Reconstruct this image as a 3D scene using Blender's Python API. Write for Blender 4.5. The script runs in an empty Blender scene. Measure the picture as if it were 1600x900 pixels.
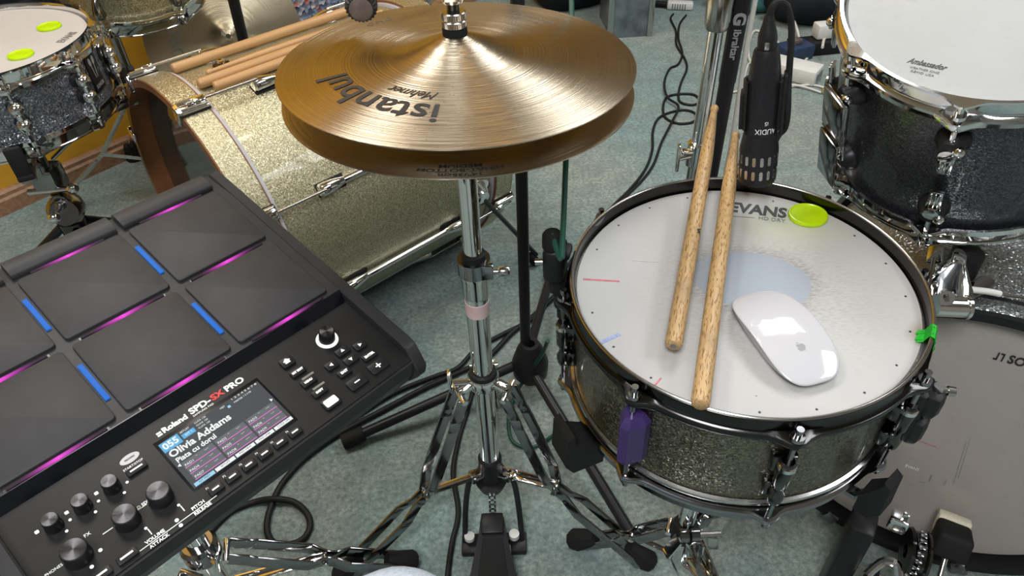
import bpy, bmesh, math, random
from mathutils import Vector, Matrix
random.seed(7)
PI = math.pi
sc = bpy.context.scene
COL = sc.collection
def V(*a): return Vector(a)
def rad(d): return math.radians(d)

# ------------------------------------------------------------------ camera
FOC = 1140.0                       # focal length in pixels of a 1600 px wide frame
CAM = V(0, 0, 1.13)
CR = Matrix(((0.99926, -0.03842, 0.0), (-0.02529, -0.65895, 0.75179), (-0.02887, -0.75123, -0.65943)))   # image axes (right, down, forward) in the room
cam_d = bpy.data.cameras.new('camera'); cam = bpy.data.objects.new('camera', cam_d); COL.objects.link(cam)
cam_d.sensor_width = 36.0; cam_d.lens = 36.0 * FOC / 1600.0; cam_d.clip_start = 0.02; cam_d.clip_end = 60
cam.matrix_world = Matrix.Translation(CAM) @ Matrix((CR.col[0], -CR.col[1], -CR.col[2])).transposed().to_4x4()
sc.camera = cam
def px(u, v, z):                   # point of the room at height z seen at a photograph pixel
    r = CR @ V((u - 800) / FOC, (v - 450) / FOC, 1.0)
    return CAM + r * ((z - CAM.z) / r.z)
def pd(u, v, d):                   # point at camera depth d
    return CAM + (CR @ V((u - 800) / FOC, (v - 450) / FOC, 1.0)) * d

# ------------------------------------------------------------------ world, light, exposure
w = bpy.data.worlds.new('world'); sc.world = w; w.use_nodes = True
w.node_tree.nodes['Background'].inputs[0].default_value = (0.75, 0.85, 1.0, 1)
w.node_tree.nodes['Background'].inputs[1].default_value = 0.6
sc.view_settings.view_transform = 'Standard'; sc.view_settings.look = 'None'
sc.view_settings.gamma = 1.0; sc.view_settings.use_curve_mapping = False
sc.view_settings.exposure = 0.0
def area(name, loc, to, sx, sy, power, col):
    d = bpy.data.lights.new(name, 'AREA'); d.shape = 'RECTANGLE'; d.size = sx; d.size_y = sy
    d.energy = power; d.color = col
    o = bpy.data.objects.new(name, d); COL.objects.link(o); o.location = loc
    o.rotation_euler = (Vector(to) - Vector(loc)).to_track_quat('-Z', 'Y').to_euler(); return o
# daylight through roof windows, added fill behind the camera, and the warm ceiling lamp
SKYL_FILL = [((0.95, 2.1, 2.47), 0.75, 0.95), ((-0.85, 1.35, 2.47), 0.6, 0.8), ((1.9, 0.55, 2.47), 0.75, 0.95), ((-0.35, -0.75, 2.47), 0.75, 0.95)]  # last entry: fill light added to brighten the kick and foreground carpet
for (c_, sx_, sy_), pw_, col_ in zip(SKYL_FILL, (31, 24, 28, 62), ((0.93, 0.97, 1.0), (1.0, 0.97, 0.92), (0.95, 0.97, 1.0), (0.95, 0.98, 1.0))):
    area('daylight_and_fill', c_, (c_[0], c_[1], 0), sx_, sy_, pw_, col_)
pl = bpy.data.lights.new('ceiling_bulb', 'POINT'); pl.energy = 5; pl.color = (1.0, 0.72, 0.42); pl.shadow_soft_size = 0.05
po = bpy.data.objects.new('ceiling_bulb', pl); COL.objects.link(po); po.location = (0.16, 1.25, 2.2)

# ------------------------------------------------------------------ node materials
MATS = {}
class NT:
    def __init__(s, name):
        s.m = bpy.data.materials.new(name); s.m.use_nodes = True; s.t = s.m.node_tree
        s.b = s.t.nodes['Principled BSDF']; s.out = s.t.nodes['Material Output']; MATS[name] = s.m
        s.tc = s.t.nodes.new('ShaderNodeTexCoord')
    def n(s, typ, **kw):
        x = s.t.nodes.new('ShaderNode' + typ)
        for k, v in kw.items(): setattr(x, k, v)
        return x
    def l(s, a, b): s.t.links.new(a, b)
    def set(s, **kw):
        for k, v in kw.items():
            i = s.b.inputs[k.replace('_', ' ')]
            if isinstance(v, (tuple, list)): i.default_value = (*v, 1) if len(i.default_value) == 4 and len(v) == 3 else v
            elif isinstance(v, (int, float)): i.default_value = v
            else: s.l(v, i)
        return s
    def noise(s, scale, detail=3, rough=0.5, vec=None):
        x = s.n('TexNoise'); x.inputs['Scale'].default_value = scale; x.inputs['Detail'].default_value = detail
        x.inputs['Roughness'].default_value = rough; s.l(vec or s.tc.outputs['Object'], x.inputs['Vector']); return x
    def ramp(s, fac, stops):
        x = s.n('ValToRGB'); e = x.color_ramp.elements
        while len(e) < len(stops): e.new(0.5)
        for i, (p, c) in enumerate(stops): e[i].position = p; e[i].color = (*c, 1)
        s.l(fac, x.inputs['Fac']); return x.outputs['Color']
    def bump(s, h, strength, dist=0.001, normal=None):
        x = s.n('Bump'); x.inputs['Strength'].default_value = strength; x.inputs['Distance'].default_value = dist
        s.l(h, x.inputs['Height'])
        if normal: s.l(normal, x.inputs['Normal'])
        return x.outputs['Normal']
    def math(s, op, a, b=None, c=None):
        x = s.n('Math', operation=op)
        for i, v in enumerate((a, b, c)):
            if v is None: continue
            if isinstance(v, (int, float)): x.inputs[i].default_value = v
            else: s.l(v, x.inputs[i])
        return x.outputs[0]
    def mix(s, fac, a, b):
        x = s.n('Mix', data_type='RGBA')
        for i, v in ((0, fac), (6, a), (7, b)):
            if isinstance(v, (int, float)): x.inputs[i].default_value = v
            elif isinstance(v, tuple): x.inputs[i].default_value = (*v, 1)
            else: s.l(v, x.inputs[i])
        return x.outputs[2]
    def xyz(s, vec=None):
        x = s.n('SeparateXYZ'); s.l(vec or s.tc.outputs['Object'], x.inputs[0]); return x.outputs
    def mapping(s, scale=(1, 1, 1), loc=(0, 0, 0), rot=(0, 0, 0)):
        x = s.n('Mapping'); x.inputs['Scale'].default_value = scale; x.inputs['Location'].default_value = loc
        x.inputs['Rotation'].default_value = rot; s.l(s.tc.outputs['Object'], x.inputs['Vector']); return x.outputs[0]

def plain(name, col, rough=0.5, metal=0.0, var=0.12, scale=60, bump=0.0, **kw):
    t = NT(name); nz = t.noise(scale, 4)
    a = tuple(max(0, c * (1 - var)) for c in col); b = tuple(min(1, c * (1 + var)) for c in col)
    t.set(Base_Color=t.ramp(nz.outputs[0], [(0.3, a), (0.7, b)]), Roughness=rough, Metallic=metal, **kw)
    if bump: t.set(Normal=t.bump(nz.outputs[0], bump, 0.0006))
    return t
def glow(name, col, strength):
    t = NT(name); t.set(Base_Color=(0.02, 0.02, 0.02), Emission_Color=col, Emission_Strength=strength, Roughness=0.5, Specular_IOR_Level=0.1); return t

def smudged_metal(name, col, rough, var=0.06):
    t = NT(name); nz = t.noise(35, 5, 0.6)
    r = t.math('MULTIPLY_ADD', nz.outputs[0], var * 2, max(0.0, rough - var))
    t.set(Base_Color=col, Metallic=1.0, Roughness=r)
smudged_metal('chrome', (0.80, 0.80, 0.80), 0.07)
smudged_metal('dark_chrome', (0.30, 0.30, 0.31), 0.14)
smudged_metal('black_nickel', (0.10, 0.097, 0.095), 0.17, 0.06)
smudged_metal('hoop_black', (0.055, 0.053, 0.052), 0.18, 0.06)
smudged_metal('steel', (0.55, 0.54, 0.52), 0.22)
smudged_metal('brass_tint', (0.75, 0.62, 0.36), 0.2)
plain('black_metal', (0.016, 0.016, 0.018), 0.35, 0.0, bump=0.05, scale=300, Specular_IOR_Level=0.22)
plain('black_plastic', (0.014, 0.014, 0.015), 0.42, scale=200, bump=0.08, Specular_IOR_Level=0.22)
plain('rubber', (0.012, 0.012, 0.012), 0.7, scale=150, bump=0.2, Specular_IOR_Level=0.22)
plain('pad_rubber', (0.036, 0.0352, 0.037), 0.5, scale=45, var=0.10, bump=0.05, Specular_IOR_Level=0.22)
plain('pad_body', (0.024, 0.0235, 0.0245), 0.42, scale=50, var=0.10, bump=0.05, Specular_IOR_Level=0.22)
plain('panel', (0.010, 0.0098, 0.010), 0.4, scale=40, var=0.15, bump=0.03, Specular_IOR_Level=0.22)
plain('button', (0.012, 0.012, 0.013), 0.4, scale=60, Specular_IOR_Level=0.22)
plain('bevel_gloss', (0.004, 0.005, 0.008), 0.22, scale=40, Specular_IOR_Level=0.35)
plain('white_print', (0.82, 0.82, 0.80), 0.5, var=0.04)
plain('red_print', (0.65, 0.03, 0.03), 0.5, var=0.04)
plain('black_print', (0.02, 0.02, 0.02), 0.45, var=0.2, scale=200)
plain('grey_print', (0.16, 0.15, 0.14), 0.5, var=0.2, scale=200)
plain('silver_print', (0.5, 0.5, 0.5), 0.35, 0.6, var=0.05)
plain('collar_grey', (0.40, 0.385, 0.40), 0.4, var=0.05)
plain('white_plastic', (0.72, 0.71, 0.67), 0.4, var=0.05)
plain('mouse_white', (0.52, 0.51, 0.53), 0.08, var=0.015, scale=8, Coat_Weight=0.6, Coat_Roughness=0.03)
plain('mouse_grey', (0.45, 0.45, 0.46), 0.3, 0.6, var=0.03)
plain('green_tape', (0.02, 0.62, 0.04), 0.6, var=0.1, scale=120)
plain('pink_tape', (0.62, 0.45, 0.45), 0.6, var=0.08)
plain('purple_paint', (0.045, 0.024, 0.115), 0.32, var=0.25, scale=35)
plain('green_cable', (0.006, 0.06, 0.04), 0.45, var=0.1)
plain('black_cable', (0.013, 0.014, 0.014), 0.5, var=0.15, Specular_IOR_Level=0.22)
plain('white_cable', (0.6, 0.58, 0.52), 0.5, var=0.06)
plain('teal_cloth', (0.05, 0.17, 0.17), 0.85, var=0.3, scale=30, bump=0.3)
plain('bag_black', (0.01, 0.012, 0.016), 0.8, var=0.3, scale=30, bump=0.4, Specular_IOR_Level=0.22)
plain('navy_plastic', (0.02, 0.04, 0.09), 0.5, var=0.2)
plain('felt_cream', (0.68, 0.62, 0.48), 0.9, var=0.1, scale=300, bump=0.3)
plain('felt_black', (0.01, 0.01, 0.011), 0.95, scale=300, bump=0.3, Specular_IOR_Level=0.22)
plain('white_wall', (0.27, 0.25, 0.23), 0.9, var=0.03, scale=8)
plain('ceiling_paint', (0.50, 0.49, 0.47), 0.9, var=0.02, scale=6)
plain('denim', (0.60, 0.68, 0.80), 0.85, var=0.18, scale=260, bump=0.3)
plain('rubber_brown', (0.11, 0.085, 0.075), 0.6, var=0.2, scale=120)
plain('orange_plastic', (0.75, 0.07, 0.02), 0.5)
plain('hoop_wood', (0.19, 0.075, 0.028), 0.35, var=0.25, scale=18)
plain('grey_panel', (0.20, 0.23, 0.26), 0.35, 0.5, var=0.35, scale=25)
plain('dark_inside', (0.03, 0.022, 0.018), 0.7)
# gel damper
t = NT('gel_green'); nz = t.noise(50, 2)
t.set(Base_Color=t.ramp(nz.outputs[0], [(0.3, (0.42, 0.62, 0.0)), (0.7, (0.52, 0.74, 0.005))]), Roughness=0.25, Subsurface_Weight=0.3, Subsurface_Scale=0.01, Subsurface_Radius=(0.5, 0.8, 0.05))
# LED strips
glow('led_blue', (0.0, 0.155, 0.68), 0.95)
t = NT('led_pink')                # bright in the middle of the strip, as the single diode behind the bar gives it
s3 = t.xyz(); d = t.math('ABSOLUTE', s3[0]); f = t.math('MULTIPLY_ADD', d, -1.0 / 0.033, 1.0); f = t.math('MAXIMUM', f, 0.0); f = t.math('POWER', f, 2.0)
t.set(Base_Color=(0.03, 0.02, 0.03), Emission_Color=(0.95, 0.06, 0.78), Emission_Strength=t.math('MULTIPLY', f, 1.0), Roughness=0.6, Specular_IOR_Level=0.05)
glow('led_white', (1.0, 0.98, 0.93), 1.1)
glow('lcd_back', (0.06, 0.066, 0.075), 0.75)
glow('lcd_cell', (0.13, 0.14, 0.155), 0.9)
glow('lcd_white', (0.92, 0.95, 0.95), 0.95)
glow('lcd_blue', (0.10, 0.45, 0.78), 0.95)
glow('lcd_lightblue', (0.35, 0.68, 0.9), 0.95)
glow('lcd_pink', (0.75, 0.22, 0.65), 0.9)
# carpet
t = NT('carpet'); fine = t.noise(520, 2, 0.7); mid = t.noise(110, 4, 0.75); blot = t.noise(16, 4, 0.65); big = t.noise(1.6, 3, 0.6)
c1 = t.ramp(mid.outputs[0], [(0.36, (0.13, 0.215, 0.21)), (0.64, (0.40, 0.55, 0.53))])
c1b = t.ramp(mid.outputs[0], [(0.36, (0.21, 0.235, 0.205)), (0.64, (0.54, 0.57, 0.50))])
c2 = t.mix(t.ramp(big.outputs[0], [(0.42, (0, 0, 0)), (0.62, (1, 1, 1))]), c1, c1b)
c2 = t.mix(t.math('MULTIPLY', t.ramp(blot.outputs[0], [(0.42, (1, 1, 1)), (0.6, (0, 0, 0))]), 0.45), c2, (0.15, 0.21, 0.205))
c3 = t.mix(t.math('MULTIPLY', fine.outputs[0], 0.35), c2, (0.10, 0.14, 0.135))
t.set(Base_Color=c3, Roughness=0.95, Normal=t.bump(t.math('ADD', fine.outputs[0], mid.outputs[0]), 0.9, 0.004), Sheen_Weight=0.15)
# yellow wall
t = NT('yellow_wall'); a = t.noise(5, 4); b = t.noise(120, 3)
t.set(Base_Color=t.ramp(a.outputs[0], [(0.3, (0.56, 0.28, 0.012)), (0.7, (0.66, 0.345, 0.02))]), Roughness=0.7, Normal=t.bump(b.outputs[0], 0.25, 0.002))
def wood(name, c0, c1, sx=6, sy=60, rough=0.45, bump=0.12, pores=None):
    t = NT(name); mp = t.mapping((sx, sy, sy)); nz = t.noise(1.0, 5, 0.65, mp)
    col = t.ramp(nz.outputs[0], [(0.3, c0), (0.7, c1)])
    if pores:
        mp2 = t.mapping((pores[0], pores[1], pores[1])); nz2 = t.noise(1.0, 1, 0.4, mp2)
        col = t.mix(t.ramp(nz2.outputs[0], [(0.565, (0, 0, 0)), (0.62, (0.85, 0.85, 0.85))]), col, (0.16, 0.085, 0.03))
        dirt = t.noise(22, 3); col = t.mix(t.ramp(dirt.outputs[0], [(0.5, (0, 0, 0)), (0.75, (0.45, 0.45, 0.45))]), col, (0.22, 0.16, 0.10))
    t.set(Base_Color=col, Roughness=rough, Normal=t.bump(nz.outputs[0], bump, 0.0008)); return t
wood('baseboard_wood', (0.20, 0.10, 0.055), (0.40, 0.23, 0.13), 3, 90)
wood('stick_oak', (0.40, 0.245, 0.10), (0.55, 0.37, 0.18), 14, 420, 0.42, 0.15, (130, 900))
wood('stick_maple', (0.40, 0.215, 0.085), (0.52, 0.30, 0.13), 8, 160, 0.4, 0.08)
wood('crate_wood', (0.30, 0.17, 0.05), (0.44, 0.26, 0.08), 5, 60)
# sparkle wrap: every flake tips its own way
def glitter(name, col, col2, scale, tip=0.55, rough=0.3, metal=0.85, bands=None):
    t = NT(name); vo = t.n('TexVoronoi'); vo.inputs['Scale'].default_value = scale; t.l(t.tc.outputs['Object'], vo.inputs['Vector'])
    geo = t.n('NewGeometry'); sub = t.n('VectorMath', operation='SUBTRACT'); t.l(vo.outputs['Color'], sub.inputs[0]); sub.inputs[1].default_value = (0.5, 0.5, 0.5)
    scl = t.n('VectorMath', operation='SCALE'); t.l(sub.outputs[0], scl.inputs[0]); scl.inputs['Scale'].default_value = tip
    add = t.n('VectorMath', operation='ADD'); t.l(scl.outputs[0], add.inputs[0]); t.l(geo.outputs['Normal'], add.inputs[1])
    nrm = t.n('VectorMath', operation='NORMALIZE'); t.l(add.outputs[0], nrm.inputs[0])
    sx = t.n('SeparateColor'); t.l(vo.outputs['Color'], sx.inputs[0])
    big = t.noise(6, 3)
    c = t.ramp(sx.outputs[0], [(0.0, tuple(x * 0.45 for x in col)), (0.5, col), (1.0, col2)])
    t.set(Base_Color=c, Metallic=metal, Roughness=rough, Normal=nrm.outputs[0], Coat_Weight=0.35, Coat_Roughness=0.06)
glitter('gold_sparkle', (0.47, 0.425, 0.27), (0.66, 0.61, 0.43), 760, 0.5, 0.42)
glitter('snare_sparkle', (0.135, 0.122, 0.085), (0.27, 0.25, 0.18), 700, 0.55)
glitter('graphite_sparkle', (0.20, 0.21, 0.235), (0.62, 0.64, 0.70), 620, 0.8)
glitter('black_sparkle', (0.075, 0.078, 0.088), (0.15, 0.155, 0.17), 800, 0.38, 0.42)
glitter('silver_sparkle', (0.34, 0.36, 0.36), (0.52, 0.54, 0.52), 600, 0.7)
# drum heads
def head_mat(name, base, worn=False, rough=0.5):
    t = NT(name); a = t.noise(7, 4, 0.6); b = t.noise(60, 5, 0.7); c = t.noise(600, 2)
    col = t.ramp(a.outputs[0], [(0.3, tuple(x * 0.9 for x in base)), (0.7, base)])
    if worn:
        s = t.xyz()
        def ell(cx, cy, rx, ry, rot=0.0, soft=0.2, wob=0.25):
            x = t.math('SUBTRACT', s[0], cx); y = t.math('SUBTRACT', s[1], cy)
            cr, sr = math.cos(rot), math.sin(rot)
            xr = t.math('ADD', t.math('MULTIPLY', x, cr / rx), t.math('MULTIPLY', y, sr / rx))
            yr = t.math('ADD', t.math('MULTIPLY', x, -sr / ry), t.math('MULTIPLY', y, cr / ry))
            d = t.math('SQRT', t.math('ADD', t.math('MULTIPLY', xr, xr), t.math('MULTIPLY', yr, yr)))
            d = t.math('ADD', d, t.math('MULTIPLY', t.math('SUBTRACT', b.outputs[0], 0.5), wob))
            return t.ramp(d, [(1 - soft if soft < 1 else 0.0, (1, 1, 1)), (1.0, (0, 0, 0))])
        # grey brushed dirt round the middle, the coating worn through to bluish film in the centre
        str_ = t.noise(1.0, 4, 0.7, t.mapping((150, 420, 1), rot=(0, 0, 0.7)))
        halo = ell(0.02, -0.005, 0.155, 0.14, 0.0, 0.85, 0.5)
        col = t.mix(t.math('MULTIPLY', t.math('MULTIPLY', halo, 0.9), t.ramp(str_.outputs[0], [(0.42, (0, 0, 0)), (0.72, (1, 1, 1))])), col, (0.25, 0.24, 0.22))
        ring = ell(0.012, 0.012, 0.082, 0.062, -0.25, 0.35, 0.45)
        col = t.mix(t.math('MULTIPLY', ring, t.ramp(str_.outputs[0], [(0.35, (0.1, 0.1, 0.1)), (0.6, (0.9, 0.9, 0.9))])), col, (0.20, 0.19, 0.175))
        film = ell(0.012, 0.012, 0.064, 0.046, -0.25, 0.06, 0.16)
        col = t.mix(film, col, (0.285, 0.315, 0.36))
        yel = ell(0.085, 0.10, 0.075, 0.05, 0.0, 0.9, 0.5)
        col = t.mix(t.math('MULTIPLY', yel, 0.4), col, (0.62, 0.66, 0.36))
        dirt = ell(0.155, -0.075, 0.022, 0.014, 0.8, 0.9, 0.6)
        col = t.mix(t.math('MULTIPLY', dirt, 0.7), col, (0.25, 0.18, 0.13))
    else:
        col = t.mix(t.math('MULTIPLY', t.ramp(b.outputs[0], [(0.56, (0, 0, 0)), (0.8, (1, 1, 1))]), 0.25), col, tuple(x * 0.55 for x in base))
    t.set(Base_Color=col, Roughness=rough, Normal=t.bump(c.outputs[0], 0.12, 0.0004)); return t
head_mat('snare_head', (0.455, 0.445, 0.432), True, 0.55)
head_mat('coated_head', (0.40, 0.405, 0.40), rough=0.6)
head_mat('grey_head', (0.50, 0.475, 0.45))
head_mat('kick_head', (0.40, 0.35, 0.325), rough=0.25)
t = NT('clear_head'); nz = t.noise(12, 3); t.set(Base_Color=(0.035, 0.034, 0.03), Roughness=0.05, Specular_IOR_Level=0.9, Normal=t.bump(nz.outputs[0], 0.02, 0.01))
# cymbal bronze: lathe grooves run round the bell, so the shine spreads across them
def bronze(name, col, col2, axis='XY'):
    t = NT(name); s = t.xyz()
    r = t.math('SQRT', t.math('ADD', t.math('MULTIPLY', s[0], s[0]), t.math('MULTIPLY', s[1], s[1])))
    cv = t.n('CombineXYZ'); t.l(t.math('MULTIPLY', r, 330), cv.inputs[0])
    gr = t.noise(1.0, 3, 0.7, cv.outputs[0])
    cv2 = t.n('CombineXYZ'); t.l(t.math('MULTIPLY', r, 1500), cv2.inputs[0]); gr2 = t.noise(1.0, 1, 0.5, cv2.outputs[0])
    bl = t.noise(9, 4, 0.6); sp = t.noise(420, 4, 0.75)
    c = t.ramp(bl.outputs[0], [(0.3, col), (0.7, col2)])
    c = t.mix(t.math('MULTIPLY', gr.outputs[0], 0.45), c, tuple(x * 0.62 for x in col))
    c = t.mix(t.ramp(sp.outputs[0], [(0.62, (0, 0, 0)), (0.75, (0.35, 0.35, 0.35))]), c, tuple(x * 0.5 for x in col))
    tan = t.n('Tangent', direction_type='RADIAL', axis='Z')
    h = t.math('ADD', t.math('MULTIPLY', gr.outputs[0], 1.0), t.math('MULTIPLY', gr2.outputs[0], 0.4))
    t.set(Base_Color=c, Metallic=1.0, Roughness=t.math('MULTIPLY_ADD', sp.outputs[0], 0.16, 0.22), Anisotropic=0.8, Anisotropic_Rotation=0.25, Tangent=tan.outputs[0], Normal=t.bump(h, 0.9, 0.0013)); return t
bronze('bronze', (0.46, 0.385, 0.285), (0.58, 0.50, 0.385))
bronze('bronze_old', (0.46, 0.40, 0.28), (0.55, 0.48, 0.35))
# rag rug of mixed scraps
t = NT('rag'); vo = t.n('TexVoronoi'); vo.inputs['Scale'].default_value = 75; t.l(t.tc.outputs['Object'], vo.inputs['Vector'])
sp = t.n('SeparateColor'); t.l(vo.outputs['Color'], sp.inputs[0])
t.set(Base_Color=t.ramp(sp.outputs[0], [(0.1, (0.05, 0.07, 0.12)), (0.35, (0.30, 0.33, 0.40)), (0.55, (0.12, 0.17, 0.27)), (0.75, (0.5, 0.5, 0.5)), (0.9, (0.35, 0.10, 0.08))]), Roughness=0.9, Normal=t.bump(vo.outputs['Distance'], 0.8, 0.01))

# ------------------------------------------------------------------ mesh helpers
def new(): return bmesh.new()
def faces_grid(bm, rings, closed_u=True, closed_v=False):
    nr = len(rings); n = len(rings[0])
    for i in range(nr if closed_v else nr - 1):
        a, b = rings[i], rings[(i + 1) % nr]
        for j in range(n if closed_u else n - 1):
            k = (j + 1) % n
            try: bm.faces.new((a[j], a[k], b[k], b[j]))
            except ValueError: pass
def frame(d):
    d = Vector(d).normalized(); u = d.cross(V(0, 0, 1) if abs(d.z) < 0.95 else V(1, 0, 0)).normalized(); return u, d.cross(u).normalized()
def cyl(bm, p0, p1, r0, r1=None, seg=20, caps=True):
    p0, p1 = Vector(p0), Vector(p1); r1 = r0 if r1 is None else r1; u, v = frame(p1 - p0)
    R = [[bm.verts.new(p + (u * math.cos(2 * PI * i / seg) + v * math.sin(2 * PI * i / seg)) * r) for i in range(seg)] for p, r in ((p0, r0), (p1, r1))]
    faces_grid(bm, R)
    if caps: bm.faces.new(R[0][::-1]); bm.faces.new(R[1])
    return bm
def spin(bm, prof, seg=48, M=None, p0=None, d=None, close=False, fn=None):
    """surface of revolution round +Z (or round d from p0); prof = [(r, z)...]"""
    if d is not None:
        u, v = frame(d); dd = Vector(d).normalized(); M = Matrix((u, v, dd)).transposed().to_4x4(); M.translation = Vector(p0)
    rings = []
    for r, z in prof:
        if r < 1e-6:
            vtx = bm.verts.new(M @ V(0, 0, z) if M else V(0, 0, z)); rings.append([vtx] * seg); continue
        ring = []
        for i in range(seg):
            a = 2 * PI * i / seg; rr = fn(r, z, a) if fn else r
            p = V(rr * math.cos(a), rr * math.sin(a), z); ring.append(bm.verts.new(M @ p if M else p))
        rings.append(ring)
    n = len(rings)
    for i in range(n if close else n - 1):
        a, b = rings[i], rings[(i + 1) % n]
        for j in range(seg):
            k = (j + 1) % seg; q = []
            for vv in (a[j], a[k], b[k], b[j]):
                if vv not in q: q.append(vv)
            if len(q) >= 3:
                try: bm.faces.new(q)
                except ValueError: pass
    return bm
def box(bm, c, s, M=None, bev=0.0, seg=2):
    t = bmesh.new(); bmesh.ops.create_cube(t, size=1.0)
    for v in t.verts: v.co = V(v.co.x * s[0], v.co.y * s[1], v.co.z * s[2])
    if bev: bmesh.ops.bevel(t, geom=t.edges[:], offset=bev, segments=seg, affect='EDGES', profile=0.5)
    mm = {}
    for v in t.verts:
        p = v.co + Vector(c); mm[v] = bm.verts.new(M @ p if M else p)
    for f in t.faces: bm.faces.new([mm[v] for v in f.verts])
    t.free(); return bm
def bar(bm, p0, p1, wd, th, up=(0, 0, 1), bev=0.0):
    """flat bar from p0 to p1: wd across, th along up"""
    p0, p1 = Vector(p0), Vector(p1); x = (p1 - p0).normalized(); up = Vector(up); y = up.cross(x)
    if y.length < 1e-5: y = V(1, 0, 0).cross(x)
    y.normalize(); z = x.cross(y); M = Matrix((x, y, z)).transposed().to_4x4(); M.translation = (p0 + p1) / 2
    return box(bm, (0, 0, 0), ((p1 - p0).length, wd, th), M, bev)
def prism(bm, pts, z0, z1, M=None, bev=0.0, seg=2):
    t = bmesh.new(); lo = [t.verts.new((x, y, z0)) for x, y in pts]; hi = [t.verts.new((x, y, z1)) for x, y in pts]; n = len(pts)
    t.faces.new(lo[::-1]); t.faces.new(hi)
    for i in range(n): t.faces.new((lo[i], lo[(i + 1) % n], hi[(i + 1) % n], hi[i]))
    if bev:
        te = [e for e in t.edges if all(v.co.z > (z0 + z1) / 2 for v in e.verts)]
        bmesh.ops.bevel(t, geom=te, offset=bev, segments=seg, affect='EDGES', profile=0.5)
    mm = {v: bm.verts.new(M @ v.co if M else v.co) for v in t.verts}
    for f in t.faces: bm.faces.new([mm[v] for v in f.verts])
    t.free(); return bm
def smooth_path(pts, n=8):
    P = [Vector(p) for p in pts]; out = []
    for i in range(len(P) - 1):
        a, b, c, d = P[max(0, i - 1)], P[i], P[i + 1], P[min(len(P) - 1, i + 2)]
        for k in range(n):
            t = k / n; out.append(0.5 * ((2 * b) + (c - a) * t + (2 * a - 5 * b + 4 * c - d) * t * t + (3 * b - a - 3 * c + d) * t ** 3))
    return out + [P[-1]]
def tube(bm, pts, r, seg=10, n=8, caps=True, smooth=True, radii=None):
    P = smooth_path(pts, n) if smooth else [Vector(p) for p in pts]
    rings = []; u = None
    for i, p in enumerate(P):
        d = (P[min(i + 1, len(P) - 1)] - P[max(i - 1, 0)])
        if d.length < 1e-9: continue
        d.normalize()
        if u is None: u, v = frame(d)
        else:
            u = (u - d * u.dot(d)).normalized(); v = d.cross(u)
        rr = r if radii is None else radii(i / (len(P) - 1))
        rings.append([bm.verts.new(p + (u * math.cos(2 * PI * k / seg) + v * math.sin(2 * PI * k / seg)) * rr) for k in range(seg)])
    faces_grid(bm, rings)
    if caps: bm.faces.new(rings[0][::-1]); bm.faces.new(rings[-1])
    return bm
def ball(bm, c, r, seg=16, rings=10, sc_=(1, 1, 1), M=None):
    pr = []
    t = bmesh.new(); spin(t, [(r * math.sin(PI * i / rings), -r * math.cos(PI * i / rings)) for i in range(rings + 1)], seg)
    mm = {}
    for v in t.verts:
        p = V(v.co.x * sc_[0], v.co.y * sc_[1], v.co.z * sc_[2]); p = (M @ p) if M else p
        mm[v] = bm.verts.new(p + Vector(c))
    for f in t.faces: bm.faces.new([mm[v] for v in f.verts])
    t.free(); return bm

# ------------------------------------------------------------------ object helpers
MW = {}
def link(o): COL.objects.link(o); return o
def tag(o, label, cat, group=None, kind=None):
    if label: o['label'] = label
    if cat: o['category'] = cat
    if group: o['group'] = group
    if kind: o['kind'] = kind
    return o
def thing(name, label, cat, M=None, loc=None, group=None):
    o = link(bpy.data.objects.new(name, None)); o.empty_display_size = 0.05
    M = M if M is not None else Matrix.Translation(Vector(loc or (0, 0, 0)))
    o.matrix_basis = M; MW[o] = M; return tag(o, label, cat, group)
def ob(name, bm, mat, parent=None, local=False, ang=35, label=None, M=None):
    """link a bmesh as one mesh object; room coordinates unless local (the parent's own coordinates)"""
    if isinstance(bm, bmesh.types.BMesh):
        bmesh.ops.recalc_face_normals(bm, faces=bm.faces[:]); me = bpy.data.meshes.new(name); bm.to_mesh(me); bm.free()
        for p in me.polygons: p.use_smooth = True
        me.set_sharp_from_angle(angle=rad(ang))
        me.materials.append(MATS[mat])
    else: me = bm
    o = link(bpy.data.objects.new(name, me))
    Mo = M if M is not None else Matrix.Identity(4)
    if parent is not None:
        o.parent = parent
        if local:
            o.matrix_basis = Mo; MW[o] = MW[parent] @ Mo
        else:
            o.matrix_parent_inverse = MW[parent].inverted(); o.matrix_basis = Mo; MW[o] = Mo
    else: o.matrix_basis = Mo; MW[o] = Mo
    if label: o['label'] = label
    return o
def solo(name, bm, mat, label, cat, group=None, base=None, ang=35):
    """a thing that is one mesh; its origin is moved to its base"""
    b = Vector(base) if base is not None else V(0, 0, 0)
    if base is not None:
        for v in bm.verts: v.co -= b
    o = ob(name, bm, mat, None, ang=ang, M=Matrix.Translation(b)); return tag(o, label, cat, group)
def text_bm(s, size, bold=0.0, shear=0.0, sx=1.0, depth=0.0002, align='CENTER', sub=0, width=None):
    cu = bpy.data.curves.new('lettering', 'FONT'); cu.body = s; cu.size = size; cu.align_x = align; cu.align_y = 'CENTER'
    cu.offset = bold; cu.shear = shear; cu.extrude = depth; cu.resolution_u = 3
    o = link(bpy.data.objects.new('lettering', cu)); bpy.context.view_layer.update()
    me = bpy.data.meshes.new_from_object(o.evaluated_get(bpy.context.evaluated_depsgraph_get()))
    bpy.data.objects.remove(o); bpy.data.curves.remove(cu)
    bm = new(); bm.from_mesh(me); bpy.data.meshes.remove(me)
    if sub: bmesh.ops.triangulate(bm, faces=bm.faces[:]); bmesh.ops.subdivide_edges(bm, edges=[e for e in bm.edges if e.calc_length() > size * 0.2], cuts=sub)
    if width:
        xs = [v.co.x for v in bm.verts]; sx = width / max(1e-6, max(xs) - min(xs))
    for v in bm.verts: v.co.x *= sx
    return bm
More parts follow.
